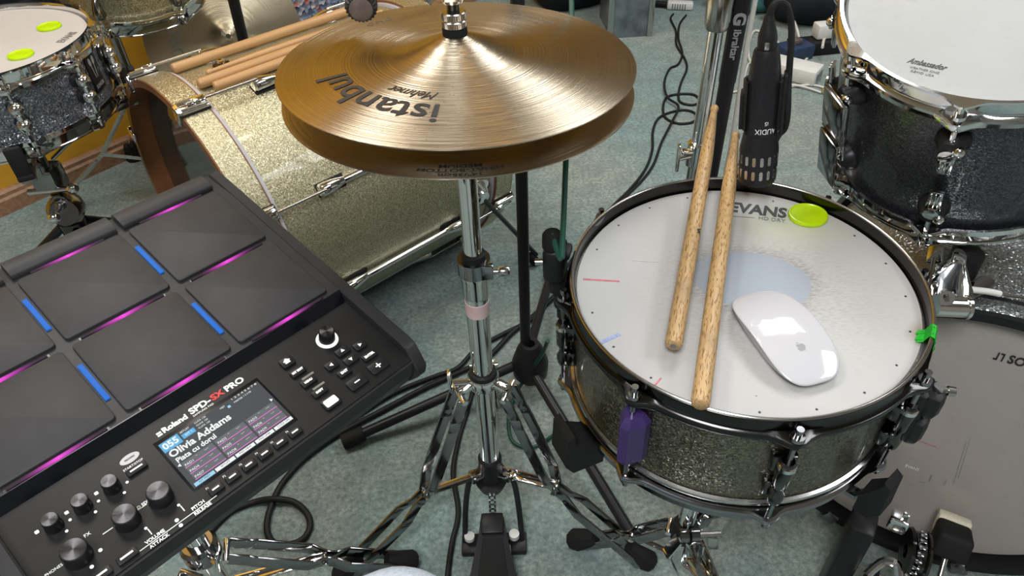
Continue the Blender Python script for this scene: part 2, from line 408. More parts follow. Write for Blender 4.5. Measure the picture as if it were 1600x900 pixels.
def text(s, size, mat, parent, M, local=True, **kw):
    bm = text_bm(s, size, **kw)
    for v in bm.verts: v.co = M @ v.co
    return ob('lettering', bm, mat, parent, local=local)
def basis(x, y, z, o):
    M = Matrix((Vector(x), Vector(y), Vector(z))).transposed().to_4x4(); M.translation = Vector(o); return M
def upz(nrm, o, xdir=(1, 0, 0)):
    z = Vector(nrm).normalized(); x = Vector(xdir); x = (x - z * x.dot(z)).normalized(); return basis(x, z.cross(x), z, o)
def xzrot(a): return Matrix.Rotation(a, 4, 'Z')

# ================================================================== THE ROOM
W0 = V(-1.127, 1.995, 0); E1 = V(0.65, 0.76, 0).normalized(); E2 = V(0.76, -0.65, 0).normalized()
RM = basis(E1, E2, V(0, 0, -1), W0)           # room frame (only used through rp)
def rp(a, b, z): return W0 + E1 * a + E2 * b + V(0, 0, z)
A0, A1, B1, HT = -3.4, 3.3, 4.6, 2.5
def slab(name, a0, a1, b0, b1, z0, z1, mat):
    bm = new(); q = [rp(a, b, z) for z in (z0, z1) for a, b in ((a0, b0), (a1, b0), (a1, b1), (a0, b1))]
    v = [bm.verts.new(p) for p in q]
    for f in ((0, 1, 2, 3), (4, 5, 6, 7), (0, 1, 5, 4), (1, 2, 6, 5), (2, 3, 7, 6), (3, 0, 4, 7)): bm.faces.new([v[i] for i in f])
    o = ob(name, bm, mat); o['kind'] = 'structure'; return o
slab('floor', A0, A1, 0, B1, -0.1, 0, 'carpet')
slab('wall_left', A0 - 0.1, A1 + 0.1, -0.1, 0, -0.1, HT, 'yellow_wall')
slab('wall_back', A1, A1 + 0.1, 0, B1, -0.1, HT, 'white_wall')
slab('wall_right', A0 - 0.1, A1 + 0.1, B1, B1 + 0.1, -0.1, HT, 'white_wall')
slab('wall_front', A0 - 0.1, A0, 0, B1, -0.1, HT, 'white_wall')
slab('ceiling', A0 - 0.1, A1 + 0.1, -0.1, B1 + 0.1, HT, HT + 0.1, 'ceiling_paint')
bm = new()
prof = [(0.0, 0.0), (0.020, 0.0), (0.020, 0.040), (0.014, 0.046), (0.014, 0.056), (0.008, 0.062), (0.0, 0.064)]
R0 = [[bm.verts.new(rp(a, b + 0.0004, z)) for b, z in prof] for a in (A0, A1)]
faces_grid(bm, R0); bm.faces.new(R0[0]); bm.faces.new(R0[1][::-1])
o = ob('baseboard_left', bm, 'baseboard_wood', ang=20); o['kind'] = 'structure'
for k, ((x, y, z), sx, sy) in enumerate(SKYL_FILL):                # white frames round the roof windows, the last made up round the fill
    bm = new()
    for dx, dy, lx, ly in ((0, sy / 2 + 0.03, sx + 0.12, 0.06), (0, -sy / 2 - 0.03, sx + 0.12, 0.06), (sx / 2 + 0.03, 0, 0.06, sy), (-sx / 2 - 0.03, 0, 0.06, sy)):
        box(bm, (x + dx, y + dy, HT - 0.026), (lx, ly, 0.05), None, 0.006)
    o = ob('window_and_fill_%d' % (k + 1), bm, 'white_plastic'); o['kind'] = 'structure'
lamp = thing('ceiling_lamp', 'small pendant lamp with a bare warm bulb below the ceiling', 'lamp', loc=(0.16, 1.25, HT))
bm = new(); cyl(bm, (0.16, 1.25, HT - 0.03), (0.16, 1.25, HT - 0.0005), 0.05); ob('canopy', bm, 'white_plastic', lamp)
bm = new(); cyl(bm, (0.16, 1.25, 2.28), (0.16, 1.25, HT - 0.03), 0.003, seg=8); ob('cord', bm, 'black_cable', lamp)
bm = new(); cyl(bm, (0.16, 1.25, 2.27), (0.16, 1.25, 2.32), 0.018); ob('socket', bm, 'black_plastic', lamp)

# ================================================================== HI-HAT
HX, HY = -0.046, 0.70
HN = V(0.019, 0.0265, 1).normalized()
def cymbal_prof(R, rise, bell_r, bell_h, hole=0.006, th=0.0011):
    top = []
    for i in range(41):
        r = R + (hole - R) * i / 40; k = (R - r) / (R - hole); x = max(0.0, min(1.0, (bell_r - r) / (bell_r - hole)))
        top.append((r, rise * (1 - (1 - k) ** 1.5) + bell_h * (1 - math.sqrt(max(0.0, 1 - x)) if False else x * x * (3 - 2 * x) * 0.55 + 0.45 * x ** 1.4)))
    bot = [(r, z - th) for r, z in reversed(top)]
    return top + bot
HPROF = cymbal_prof(0.178, 0.0135, 0.062, 0.0165)
def hz(r, prof=HPROF):                         # height of the cymbal's face at a radius
    top = prof[:len(prof) // 2]
    for (r0, z0), (r1, z1) in zip(top, top[1:]):
        if r1 <= r <= r0: return z0 + (z1 - z0) * (r0 - r) / (r0 - r1 + 1e-9)
    return top[-1][1]
def arc_text(s, size, r0, phi0, mat, parent, prof, out=True, lift=0.0005, sign=1, **kw):
    """lettering wrapped round a cymbal on a circle of radius r0; out: tops of the letters point to the edge"""
    bm = text_bm(s, size, sub=2, depth=0.00008, **kw)
    for v in bm.verts:
        x, y = v.co.x, v.co.y; r = r0 + (y if out else -y); a = phi0 - (x / r0 if out else -x / r0)
        v.co = V(r * math.cos(a), r * math.sin(a), sign * (hz(r, prof) if sign > 0 else hz(r, prof)) + sign * lift + v.co.z) if sign > 0 else V(r * math.cos(a), r * math.sin(a), -hz(r, prof) + 0.0002 + lift + v.co.z)
    return ob('lettering', bm, mat, parent, local=True)
top = thing('hihat_cymbal', 'upper bronze hi-hat cymbal with upside-down black lettering, facing up', 'cymbal', upz(HN, (HX, HY, 0.8195)), group='hi-hat cymbals')
ob('cymbal_plate', spin(new(), HPROF, 128, close=True), 'bronze', top, local=True, ang=60)
arc_text('istanbul', 0.043, 0.124, rad(-128), 'black_print', top, HPROF, bold=0.0004, width=0.140)
arc_text('Mehmet', 0.017, 0.096, rad(-112), 'black_print', top, HPROF, shear=0.5, width=0.05)
arc_text('TRADITIONAL', 0.0085, 0.135, rad(52), 'grey_print', top, HPROF, out=True)
arc_text('turkish cymbals', 0.0055, 0.122, rad(52), 'grey_print', top, HPROF, out=True)
arc_text('O.M.D', 0.012, 0.138, rad(131), 'grey_print', top, HPROF, shear=0.4)
bot = thing('hihat_cymbal', 'lower bronze hi-hat cymbal turned upwards under the upper one', 'cymbal', upz(HN, (HX, HY, 0.7905)), group='hi-hat cymbals')
ob('cymbal_plate', spin(new(), [(r, -z) for r, z in HPROF], 128, close=True), 'bronze', bot, local=True, ang=60)
for s_, sz_, r_ in (('14"/35cm', 0.0085, 0.1705), ('HIHAT-BOTTOM', 0.0085, 0.1615), ('MEDIUM', 0.0085, 0.1525)):
    arc_text(s_, sz_, r_, rad(-88), 'black_print', bot, HPROF, sign=-1, bold=0.0002, sx=1.2, lift=0.0012)

cl = thing('hihat_clutch', 'chrome hi-hat clutch with knurled nuts and wing screw above the cymbals', 'clutch', loc=(HX, HY, 0.846))
def on(z, dx=0, dy=0): return V(HX + dx, HY + dy, z)
bm = new(); spin(bm, [(0.0, 0.0), (0.0120, 0.0), (0.0124, 0.002), (0.0122, 0.0085), (0.0, 0.0085)], 32, Matrix.Translation(on(0.8472))); ob('felt_washer', bm, 'felt_black', cl)
def knurl(z0, h, r):
    bm = new(); M = Matrix.Translation(on(z0)); n = 40; pr = [(0.004, 0), (r * 0.93, 0), (r, h * 0.12), (r, h * 0.88), (r * 0.92, h), (0.004, h)]
    return spin(bm, pr, n * 2, M, close=True, fn=lambda rr, z, a: rr - (0.0006 if (round(a / (2 * PI) * n * 2) % 2 and rr > r * 0.97) else 0))
ob('knurled_nut', knurl(0.8558, 0.0072, 0.0122), 'steel', cl, ang=20); ob('knurled_nut', knurl(0.8634, 0.0076, 0.0122), 'steel', cl, ang=20)
ob('threaded_sleeve', cyl(new(), on(0.871), on(0.884), 0.0062, seg=24), 'black_nickel', cl)
bm = new(); spin(bm, [(0.004, 0), (0.0098, 0), (0.0105, 0.0012), (0.0105, 0.026), (0.0095, 0.028), (0.004, 0.028)], 32, Matrix.Translation(on(0.8795)), close=True); box(bm, (HX, HY - 0.0075, 0.8945), (0.016, 0.008, 0.024), None, 0.0015); ob('clutch_body', bm, 'chrome', cl)
bm = new(); cyl(bm, on(0.893, -0.010), on(0.893, -0.016), 0.0035); bar(bm, on(0.892, -0.013, -0.001), on(0.8815, -0.0245, -0.006), 0.009, 0.003, (0.3, -1, 0.3), 0.001); bar(bm, on(0.893, -0.016), on(0.905, -0.026, 0.006), 0.009, 0.003, (0.3, -1, 0.3), 0.001); ob('wing_screw', bm, 'chrome', cl)

st = thing('hihat_stand', 'chrome hi-hat stand with double-braced legs and black foot pedal', 'stand', loc=(HX, HY, 0))
ob('pull_rod', cyl(new(), on(0.105), on(1.02), 0.0032, seg=14), 'chrome', st)
ob('upper_tube', cyl(new(), on(0.56), on(0.766), 0.0115, seg=32), 'chrome', st)
bm = new(); spin(bm, [(0.004, 0), (0.013, 0), (0.015, 0.004), (0.024, 0.009), (0.024, 0.012), (0.004, 0.0125)], 32, Matrix.Translation(on(0.7505)), close=True); ob('cymbal_seat', bm, 'black_plastic', st)
ob('seat_felt', spin(new(), [(0.004, 0), (0.017, 0), (0.017, 0.006), (0.004, 0.006)], 28, Matrix.Translation(on(0.7632)), close=True), 'felt_black', st)
ob('lower_tube', cyl(new(), on(0.15), on(0.532), 0.0150, seg=36), 'chrome', st)
bm = new(); spin(bm, [(0.0116, 0.0), (0.0165, 0.0), (0.018, 0.004), (0.018, 0.03), (0.0195, 0.034), (0.0195, 0.052), (0.0165, 0.056), (0.0116, 0.056)], 36, Matrix.Translation(on(0.508)), close=True); ob('height_collar', bm, 'chrome', st)
mc = ob('memory_clamp', box(spin(new(), [(0.0117, 0), (0.0205, 0), (0.0205, 0.022), (0.0117, 0.022)], 36, Matrix.Translation(on(0.5455)), close=True), (HX + 0.013, HY - 0.014, 0.5565), (0.022, 0.008, 0.0215), None, 0.001), 'dark_chrome', st)
bm = new(); cyl(bm, on(0.556, 0.020, -0.014), on(0.556, 0.030, -0.014), 0.0035); spin(bm, [(0, 0), (0.0055, 0), (0.0062, 0.001), (0.0062, 0.013), (0.0055, 0.014), (0, 0.014)], 20, p0=on(0.556, 0.030, -0.014), d=(1, 0, 0)); ob('clamp_bolt', bm, 'steel', mc)
ob('plastic_bushing', spin(new(), [(0.0116, 0), (0.0160, 0), (0.0150, 0.008), (0.0116, 0.010)], 32, Matrix.Translation(on(0.5675)), close=True), 'black_plastic', st)
ob('pink_tape_band', spin(new(), [(0.01515, 0), (0.0157, 0.0004), (0.0157, 0.0226), (0.01515, 0.023)], 36, Matrix.Translation(on(0.476)), close=True), 'pink_tape', st)
# leg collar with its wing bolt and ears
bm = new(); spin(bm, [(0.0152, 0), (0.021, 0), (0.0225, 0.003), (0.0225, 0.018), (0.020, 0.022), (0.0152, 0.022)], 36, Matrix.Translation(on(0.335)), close=True)
LEGAZ = [rad(205), rad(-24), rad(90)]
for a in LEGAZ:
    d = V(math.cos(a), math.sin(a), 0); s = V(-d.y, d.x, 0); bar(bm, on(0.344) + d * 0.018, on(0.338) + d * 0.040, 0.016, 0.009, (0, 0, 1), 0.0015)
lc = ob('leg_collar', bm, 'chrome', st)
bm = new(); cyl(bm, on(0.347, -0.018, -0.006), on(0.350, -0.042, -0.010), 0.005); bar(bm, on(0.336, -0.046, -0.010), on(0.374, -0.047, -0.011), 0.014, 0.005, (1, 0, 0), 0.002); ob('wing_bolt', bm, 'chrome', lc)
ob('collar_bushing', spin(new(), [(0.0152, 0), (0.0205, 0), (0.019, 0.006), (0.0152, 0.008)], 36, Matrix.Translation(on(0.3565)), close=True), 'black_plastic', st)
def flat_leg(parent, c, a, r0, z0, rp_, zp, rf, zf, hub_z, hub_r, gap=0.0145, wd=0.0175, th=0.0035, mat='dark_chrome', foot=True):
    """double-braced leg: two flat bars with a joggle at the pivot, a brace to the hub and a rubber foot"""
    d = V(math.cos(a), math.sin(a), 0); s = V(-d.y, d.x, 0); c = Vector(c)
    def P(r, z, o): return c + d * r + V(0, 0, z) + s * o
    bm = new()
    for o in (-gap, gap):
        i = o * 0.42
        k0 = P(r0 + (rp_ - r0) * 0.20, z0 + (zp - z0) * 0.20, o); k1 = P(r0 + (rp_ - r0) * 0.28, z0 + (zp - z0) * 0.28, o * 1.12)
        k2 = P(r0 + (rp_ - r0) * 0.84, z0 + (zp - z0) * 0.84, o * 1.12); k3 = P(rp_, zp, i)
        m0 = P(rp_ + (rf - rp_) * 0.12, zp + (zf - zp) * 0.12, i); m1 = P(rp_ + (rf - rp_) * 0.28, zp + (zf - zp) * 0.28, o * 1.05); m2 = P(rf, zf, o * 0.9)
        pts = [P(r0, z0, o), k0, k1, k2, k3, m0, m1, m2]
        for p, q in zip(pts, pts[1:]): bar(bm, p, q + (q - p).normalized() * 0.0015, th, wd, s.cross(q - p), 0.0006)
    leg = ob('leg', bm, mat, parent, ang=25)
    ob('rivet', cyl(new(), P(rp_, zp, -gap * 1.0), P(rp_, zp, gap * 1.0), 0.0042, seg=14), 'chrome', leg); ob('rivet', cyl(new(), P(r0, z0, -gap * 1.4), P(r0, z0, gap * 1.4), 0.0045, seg=14), 'chrome', leg)
    bm = new(); h = P(hub_r, hub_z, 0); e = P(rp_, zp, 0); bar(bm, h, e, 0.013, 0.0035, (0, 0, 1), 0.0006)
    bar(bm, h + V(0, 0, 0.004) + s * 0.006, e + V(0, 0, 0.004) + s * 0.006, 0.002, 0.009, (0, 0, 1)); ob('brace', bm, 'chrome', leg)
    if foot:
        bm = new(); x = (P(rf, zf, 0) - P(rp_, zp, 0)).normalized(); e = P(rf, zf, 0)
        spin(bm, [(0, -0.03), (0.012, -0.03), (0.016, -0.01), (0.0185, 0.012), (0.015, 0.02), (0, 0.02)], 8, p0=e, d=x)
        mn = min(v.co.z for v in bm.verts)
        for v in bm.verts: v.co.z -= min(0, mn)
        ob('rubber_foot', bm, 'rubber', leg)
    return leg
for a in LEGAZ: flat_leg(st, (HX, HY, 0), a, 0.038, 0.333, 0.113, 0.137, 0.262, 0.014, 0.125, 0.02)
hub = ob('hub', spin(new(), [(0.0, 0), (0.016, 0), (0.023, 0.004), (0.024, 0.012), (0.019, 0.022), (0.019, 0.05), (0.0155, 0.054), (0, 0.054)], 32, Matrix.Translation(on(0.108))), 'black_plastic', st)
bm = new()
for a in LEGAZ:
    d = V(math.cos(a), math.sin(a), 0); bar(bm, on(0.121) + d * 0.016, on(0.126) + d * 0.036, 0.022, 0.012, (0, 0, 1), 0.002)
ob('hub_bracket', bm, 'dark_chrome', hub)
bm = new(); cyl(bm, on(0.128, 0.022, -0.012), on(0.132, 0.036, -0.02), 0.004); box(bm, tuple(on(0.132, 0.036, -0.02)), (0.011, 0.011, 0.011), None, 0.002); ob('hub_bolt', bm, 'chrome', hub)
ob('pull_cup', spin(new(), [(0, 0), (0.010, 0.0), (0.020, 0.012), (0.026, 0.030), (0, 0.030)], 28, Matrix.Translation(on(0.082, 0.0, -0.010))), 'black_plastic', hub)
# foot pedal
pedal = ob('pedal_frame', None or tube(tube(new(), [on(0.118, -0.022), on(0.108, -0.036, -0.012), on(0.07, -0.044, -0.035), on(0.014, -0.048, -0.062)], 0.0048, 10), [on(0.118, 0.022), on(0.108, 0.036, -0.012), on(0.07, 0.043, -0.035), on(0.014, 0.047, -0.062)], 0.0048, 10), 'black_metal', st)
bm = new(); box(bm, (HX, HY - 0.066, 0.007), (0.108, 0.036, 0.014), None, 0.003); ob('base_plate', bm, 'black_metal', pedal)
bm = new(); cyl(bm, on(0.022, -0.040, -0.062), on(0.030, -0.040, -0.062), 0.0085, seg=20); ob('lug_nut', bm, 'white_plastic', pedal)
bm = new(); cyl(bm, on(0.022, 0.034, -0.062), on(0.032, 0.034, -0.062), 0.0085, seg=20); ob('lug_nut', bm, 'white_plastic', pedal)
bm = new()
for i in range(9):
    z = 0.092 - i * 0.0062; y = -0.012 - i * 0.0042
    for sx in (-0.0042, 0.0042): cyl(bm, on(z, sx - 0.0016, y), on(z, sx + 0.0016, y), 0.0038, seg=8)
    cyl(bm, on(z, -0.003, y), on(z, 0.003, y), 0.0016, seg=6)
ob('chain', bm, 'dark_chrome', st)
fb = [(-0.019, 0.0), (0.019, 0.0), (0.023, -0.03), (0.038, -0.10), (0.046, -0.20), (0.042, -0.26), (-0.042, -0.26), (-0.046, -0.20), (-0.038, -0.10), (-0.023, -0.03)]
fd = V(0, -0.245, -0.050).normalized(); FM = basis(V(1, 0, 0), -fd, V(1, 0, 0).cross(-fd), on(0.052, -0.001, -0.044))
fbo = ob('footboard', prism(new(), fb, -0.004, 0.004, FM, 0.0015), 'black_metal', st)
bm = new(); box(bm, (0, -0.012, 0.006), (0.036, 0.034, 0.012), FM, 0.003); ob('toe_block', bm, 'black_plastic', fbo)
ob('grip_inlay', prism(new(), [(-0.016, -0.035), (0.016, -0.035), (0.036, -0.195), (-0.036, -0.195)], 0.0036, 0.0052, FM, 0.0006), 'rubber', fbo)
ob('footboard_plate', prism(new(), [(-0.019, -0.10), (0.019, -0.10), (0.023, -0.15), (-0.023, -0.15)], 0.0050, 0.0060, FM, 0.0003), 'pad_rubber', fbo)
ob('footboard_mark', prism(new(), [(-0.012, -0.112), (0.012, -0.112), (0.014, -0.14), (-0.014, -0.14)], 0.0058, 0.0064, FM), 'black_print', fbo)
bm = new(); cyl(bm, FM @ V(0.026, -0.045, 0.0), FM @ V(0.031, -0.095, 0.0), 0.002, seg=8); ob('spring_wire', bm, 'chrome', fbo)
bm = new(); box(bm, tuple(FM @ V(0, -0.285, -0.006)), (0.085, 0.05, 0.02), None, 0.004)
for v in bm.verts: v.co.z = max(0.0, v.co.z)
ob('heel_plate', bm, 'black_metal', fbo)

# ================================================================== GENERIC DRUM PARTS
def hoop_bm(R, h, th, lugs, off, style='die', ear=0.011, sgn=1, M=None):
    """counter hoop; z=0 at its top edge, going down (sgn=1). Ears swell out at every lug."""
    def fl(r, z, a):
        if r < R + th + 0.0009: return r
        k = max(math.exp(-((((a - off) * lugs / (2 * PI) + 0.5) % 1.0 - 0.5) * 2 * PI / lugs * R / 0.012) ** 2), 0.0)
        return r + ear * k
    if style == 'die':
        pr = [(R, 0.0), (R + th * 0.5, 0.0014), (R + th, 0.0), (R + th, -h * 0.52), (R + th + 0.001, -h * 0.58), (R + th + 0.0035, -h * 0.62), (R + th + 0.0045, -h * 0.74), (R + th + 0.0035, -h * 0.9), (R + th + 0.001, -h), (R - 0.001, -h), (R - 0.001, -h * 0.5)]
    else:      # triple flanged steel: rolled lip outwards on top, flange with ears below
        pr = [(R, -0.001), (R + 0.001, 0.0008), (R + 0.0045, 0.0010), (R + 0.0048, -0.0015), (R + 0.0022, -0.002), (R + th, -0.004), (R + th, -h * 0.62), (R + th + 0.001, -h * 0.66), (R + th + 0.005, -h * 0.70), (R + th + 0.0062, -h * 0.78), (R + th + 0.0050, -h), (R + th + 0.002, -h), (R, -h * 0.75), (R, -h * 0.5)]
    bm = spin(new(), [(r, sgn * z) for r, z in pr], lugs * 24, M, close=True, fn=fl)
    return bm
def rod_bm(p_head, p_end, up, r=0.0029, head=True):
    bm = new(); cyl(bm, p_head, p_end, r, seg=10); up = Vector(up)
    if head:
        cyl(bm, Vector(p_head), Vector(p_head) + up * 0.004, 0.0068, 0.0062, 18); cyl(bm, Vector(p_head) + up * 0.004, Vector(p_head) + up * 0.0135, 0.0034, seg=4 if head == 'sq' else 12)
    return bm

# ================================================================== SNARE DRUM
SM = upz((-0.0195, -0.0373, 1), (0.2435, 0.5748, 0.6267))
sn = thing('snare_drum', 'dark gold sparkle snare drum with black hoops and a worn white head', 'drum', SM)
def L(a, r, z): return V(r * math.cos(a), r * math.sin(a), z)
NL = 8
ob('shell', spin(new(), [(0.1715, -0.018), (0.1762, -0.016), (0.1762, -0.152), (0.1715, -0.152)], 128, close=True), 'snare_sparkle', sn, local=True)
ob('drum_head', spin(new(), [(0.0, -0.0132), (0.08, -0.0132), (0.15, -0.0132), (0.170, -0.0133), (0.1745, -0.0140), (0.1765, -0.018), (0.1778, -0.019), (0.1778, -0.021), (0.170, -0.021), (0.0, -0.0145)], 128), 'snare_head', sn, local=True)
bm = hoop_bm(0.1784, 0.027, 0.0042, NL, 0.0); ob('top_hoop', bm, 'hoop_black', sn, local=True)
bm = spin(new(), [(0.1786, 0.0003), (0.1792, 0.0012), (0.1805, 0.0018), (0.1818, 0.0012), (0.1824, 0.0003)], 192); ob('hoop_lip', bm, 'steel', sn, local=True)
bm = hoop_bm(0.1770, 0.022, 0.0042, NL, 0.0, sgn=-1, M=Matrix.Translation((0, 0, -0.169))); ob('bottom_hoop', bm, 'dark_chrome', sn, local=True)
ob('bearing_ring', spin(new(), [(0.1768, -0.1385), (0.1800, -0.1395), (0.1808, -0.1420), (0.1800, -0.1450), (0.1768, -0.1455)], 128), 'steel', sn, local=True)
ob('resonant_head', spin(new(), [(0, -0.1560), (0.17, -0.1560), (0.1768, -0.152), (0.1768, -0.1485), (0.16, -0.1500), (0, -0.1545)], 96), 'grey_head', sn, local=True)
def lug_parts(k, a):
    d = V(math.cos(a), math.sin(a), 0); s = V(-d.y, d.x, 0); RL = 0.1895
    Ml = basis(d, s, V(0, 0, 1), (0, 0, 0))
    ob('tension_rod', rod_bm(L(a, RL, -0.0155), L(a, RL, -0.060), (0, 0, 1)), 'dark_chrome', sn, local=True)
    ob('tension_rod', rod_bm(L(a, RL, -0.1535), L(a, RL, -0.112), (0, 0, -1)), 'dark_chrome', sn, local=True)
    if k == 5:      # the purple one
        bm = new(); c = L(a, RL + 0.0005, -0.080); w_, t_ = 0.0145, 0.0130
        Mh = basis(d, s, V(0, 0, 1), c); hexp = [(t_, -0.004), (t_ * 0.9, 0.006), (-0.004, w_), (-t_, w_), (-t_, -w_), (-0.002, -w_)]
        rings = [[bm.verts.new(Mh @ V(x * f - (1 - f) * 0.004, y * f, z)) for x, y in hexp] for z, f in ((-0.040, 0.55), (-0.032, 1.0), (0.026, 1.0), (0.037, 0.62))]
        faces_grid(bm, rings); bm.faces.new(rings[0][::-1]); bm.faces.new(rings[-1])
        ob('lug', bm, 'purple_paint', sn, local=True, ang=15, label='purple faceted lug'); return
    bm = new()
    for z in (-0.062, -0.104):
        box(bm, (0.1805, 0, z), (0.0115, 0.024, 0.022), Ml, 0.003)
        box(bm, (0.1855, 0, z), (0.012, 0.014, 0.018), Ml, 0.003)
    spin(bm, [(0, -0.064), (0.0055, -0.064), (0.0072, -0.060), (0.0078, -0.050), (0.0052, -0.044), (0.0052, -0.036), (0.0078, -0.030), (0.0084, -0.006), (0.0078, 0.002), (0.006, 0.006), (0, 0.006)], 20, Matrix.Translation(L(a, RL, -0.056)))
    ob('lug', bm, 'black_nickel', sn, local=True)
    bm = new(); spin(bm, [(0.003, 0), (0.0088, 0), (0.0088, 0.005), (0.0065, 0.0075), (0.003, 0.0075)], 20, Matrix.Translation(L(a, RL, -0.060)), close=True); ob('lug_collar', bm, 'chrome', sn, local=True)
for k in range(NL): lug_parts(k, 2 * PI * k / NL)
# strainer by the right front lug
a = rad(-38); d = L(a, 1, 0); s = V(-d.y, d.x, 0); Ml = basis(d, s, V(0, 0, 1), (0, 0, 0))
bm = new(); box(bm, (0.188, 0, -0.078), (0.026, 0.036, 0.074), Ml, 0.008); box(bm, (0.202, 0, -0.058), (0.022, 0.030, 0.034), Ml, 0.009); box(bm, (0.200, 0.0, -0.100), (0.022, 0.032, 0.038), Ml, 0.010)
so = ob('strainer', bm, 'black_plastic', sn, local=True)
bm = new(); cyl(bm, Ml @ V(0.204, 0.004, -0.044), Ml @ V(0.214, 0.008, -0.044), 0.0034); cyl(bm, Ml @ V(0.211, 0.0065, -0.044), Ml @ V(0.217, 0.009, -0.044), 0.0048); cyl(bm, Ml @ V(0.203, 0, -0.050), Ml @ V(0.203, 0, -0.036), 0.005); ob('strainer_screw', bm, 'steel', so, local=False, M=SM)
bm = new(); bar(bm, Ml @ V(0.188, 0, -0.108), Ml @ V(0.184, 0, -0.165), 0.022, 0.003, d); ob('snare_strap', bm, 'black_plastic', sn, local=True)
bm = new()
for i in range(20):
    a = rad(9 + i * 18); spin(bm, [(0, 0.0), (0.0013, 0.0), (0.0013, 0.0002), (0, 0.0002)], 8, Matrix.Translation(L(a, 0.1635, -0.01322)))
ob('vent_holes', bm, 'black_print', sn, local=True)
SI = SM.inverted()
def onhead(u, v): 
    p = px(u, v, 0.6135); q = SI @ p; return V(q.x, q.y, -0.0129)
p = (onhead(1135, 329) + onhead(1229, 341)) / 2; dx = (onhead(1229, 341) - onhead(1135, 329)).normalized(); MT = basis(dx, V(-dx.y, dx.x, 0), V(0, 0, 1), p)
text('EVANS', 0.026, 'black_print', sn, MT, bold=0.0009, shear=0.1, width=0.066)
p = (onhead(1183, 346) + onhead(1226, 352)) / 2; MT2 = basis(dx, V(-dx.y, dx.x, 0), V(0, 0, 1), p)
text('HD DRY', 0.0088, 'grey_print', sn, MT2, width=0.030)
bm = new(); bar(bm, onhead(1140, 343), onhead(1178, 346), 0.0006, 0.0004); ob('printed_line', bm, 'grey_print', sn, local=True)
plain('red_pen', (0.55, 0.16, 0.18), 0.6, var=0.2, scale=200); plain('blue_pen', (0.28, 0.33, 0.55), 0.6, var=0.25, scale=200)
for q0, q1, wd_, m_ in (((911, 434), (968, 438), 0.0022, 'red_pen'), ((936, 531), (969, 517), 0.0038, 'blue_pen'), ((1018, 602), (1034, 584), 0.0016, 'red_pen'), ((1183, 612), (1184, 613), 0.001, 'grey_print'), ((988, 407), (1030, 410), 0.0012, 'grey_head')):
    bm = new(); bar(bm, onhead(*q0), onhead(*q1), wd_, 0.0004); ob('pen_mark', bm, m_, sn, local=True)
aa = rad(141); Mi = basis(V(-math.sin(aa), math.cos(aa), 0), V(0, 0, 1), V(math.cos(aa), math.sin(aa), 0) * -1, L(aa, 0.1781, -0.0058))
ob('badge_plate', box(new(), (0, 0, 0), (0.034, 0.008, 0.0004), Mi), 'dark_chrome', sn, local=True)

# gel damper, green tape
def gel(name, p, nrm, rx, ry, rot, label, group='green gel dampers'):
    M = upz(nrm, p) @ xzrot(rot); bm = new()
    spin(bm, [(1, 0), (1.0, 0.0022), (0.96, 0.0038), (0.90, 0.0040), (0.86, 0.0030), (0.5, 0.0029), (0, 0.0029)], 48)
    for v in bm.verts: v.co = V(v.co.x * rx, v.co.y * ry, v.co.z)
    o = ob(name, bm, 'gel_green', None, M=M); return tag(o, label, 'damper', group)
gel('gel_damper', SM @ (onhead(1260, 345) + V(0, 0, 0.0002)), SM.col[2].to_3d(), 0.0225, 0.0210, 0, 'translucent lime green gel damper beside the black print on the near snare drum')
bm = new()                                     # tape wrapped over the rim
ta = rad(-29.5)
def tp(da, r, z): return SM @ L(ta + da, r, z)
prof = [(0.1695, -0.0115), (0.1755, -0.0090), (0.1780, -0.0010), (0.1790, 0.0022), (0.1826, 0.0026), (0.1842, -0.0006), (0.1850, -0.0090), (0.1868, -0.0150)]
rings = []
for j in range(7):
    da = (j - 3) * 0.017; wig = 0.0012 * math.sin(j * 2.1)
    rings.append([bm.verts.new(tp(da + 0.014 * math.sin(i * 0.8 + 0.4) * (1 if j in (0, 6) else 0.4), r + wig * (i in (0, 7)) - 0.0003, z + wig)) for i, (r, z) in enumerate(prof)])
faces_grid(bm, rings, closed_u=False)
g = bmesh.ops.solidify(bm, geom=bm.faces[:], thickness=-0.0006)
solo('tape_strip', bm, 'green_tape', 'bright green strip of tape stuck over the snare rim', 'tape', base=tp(0, 0.181, 0))

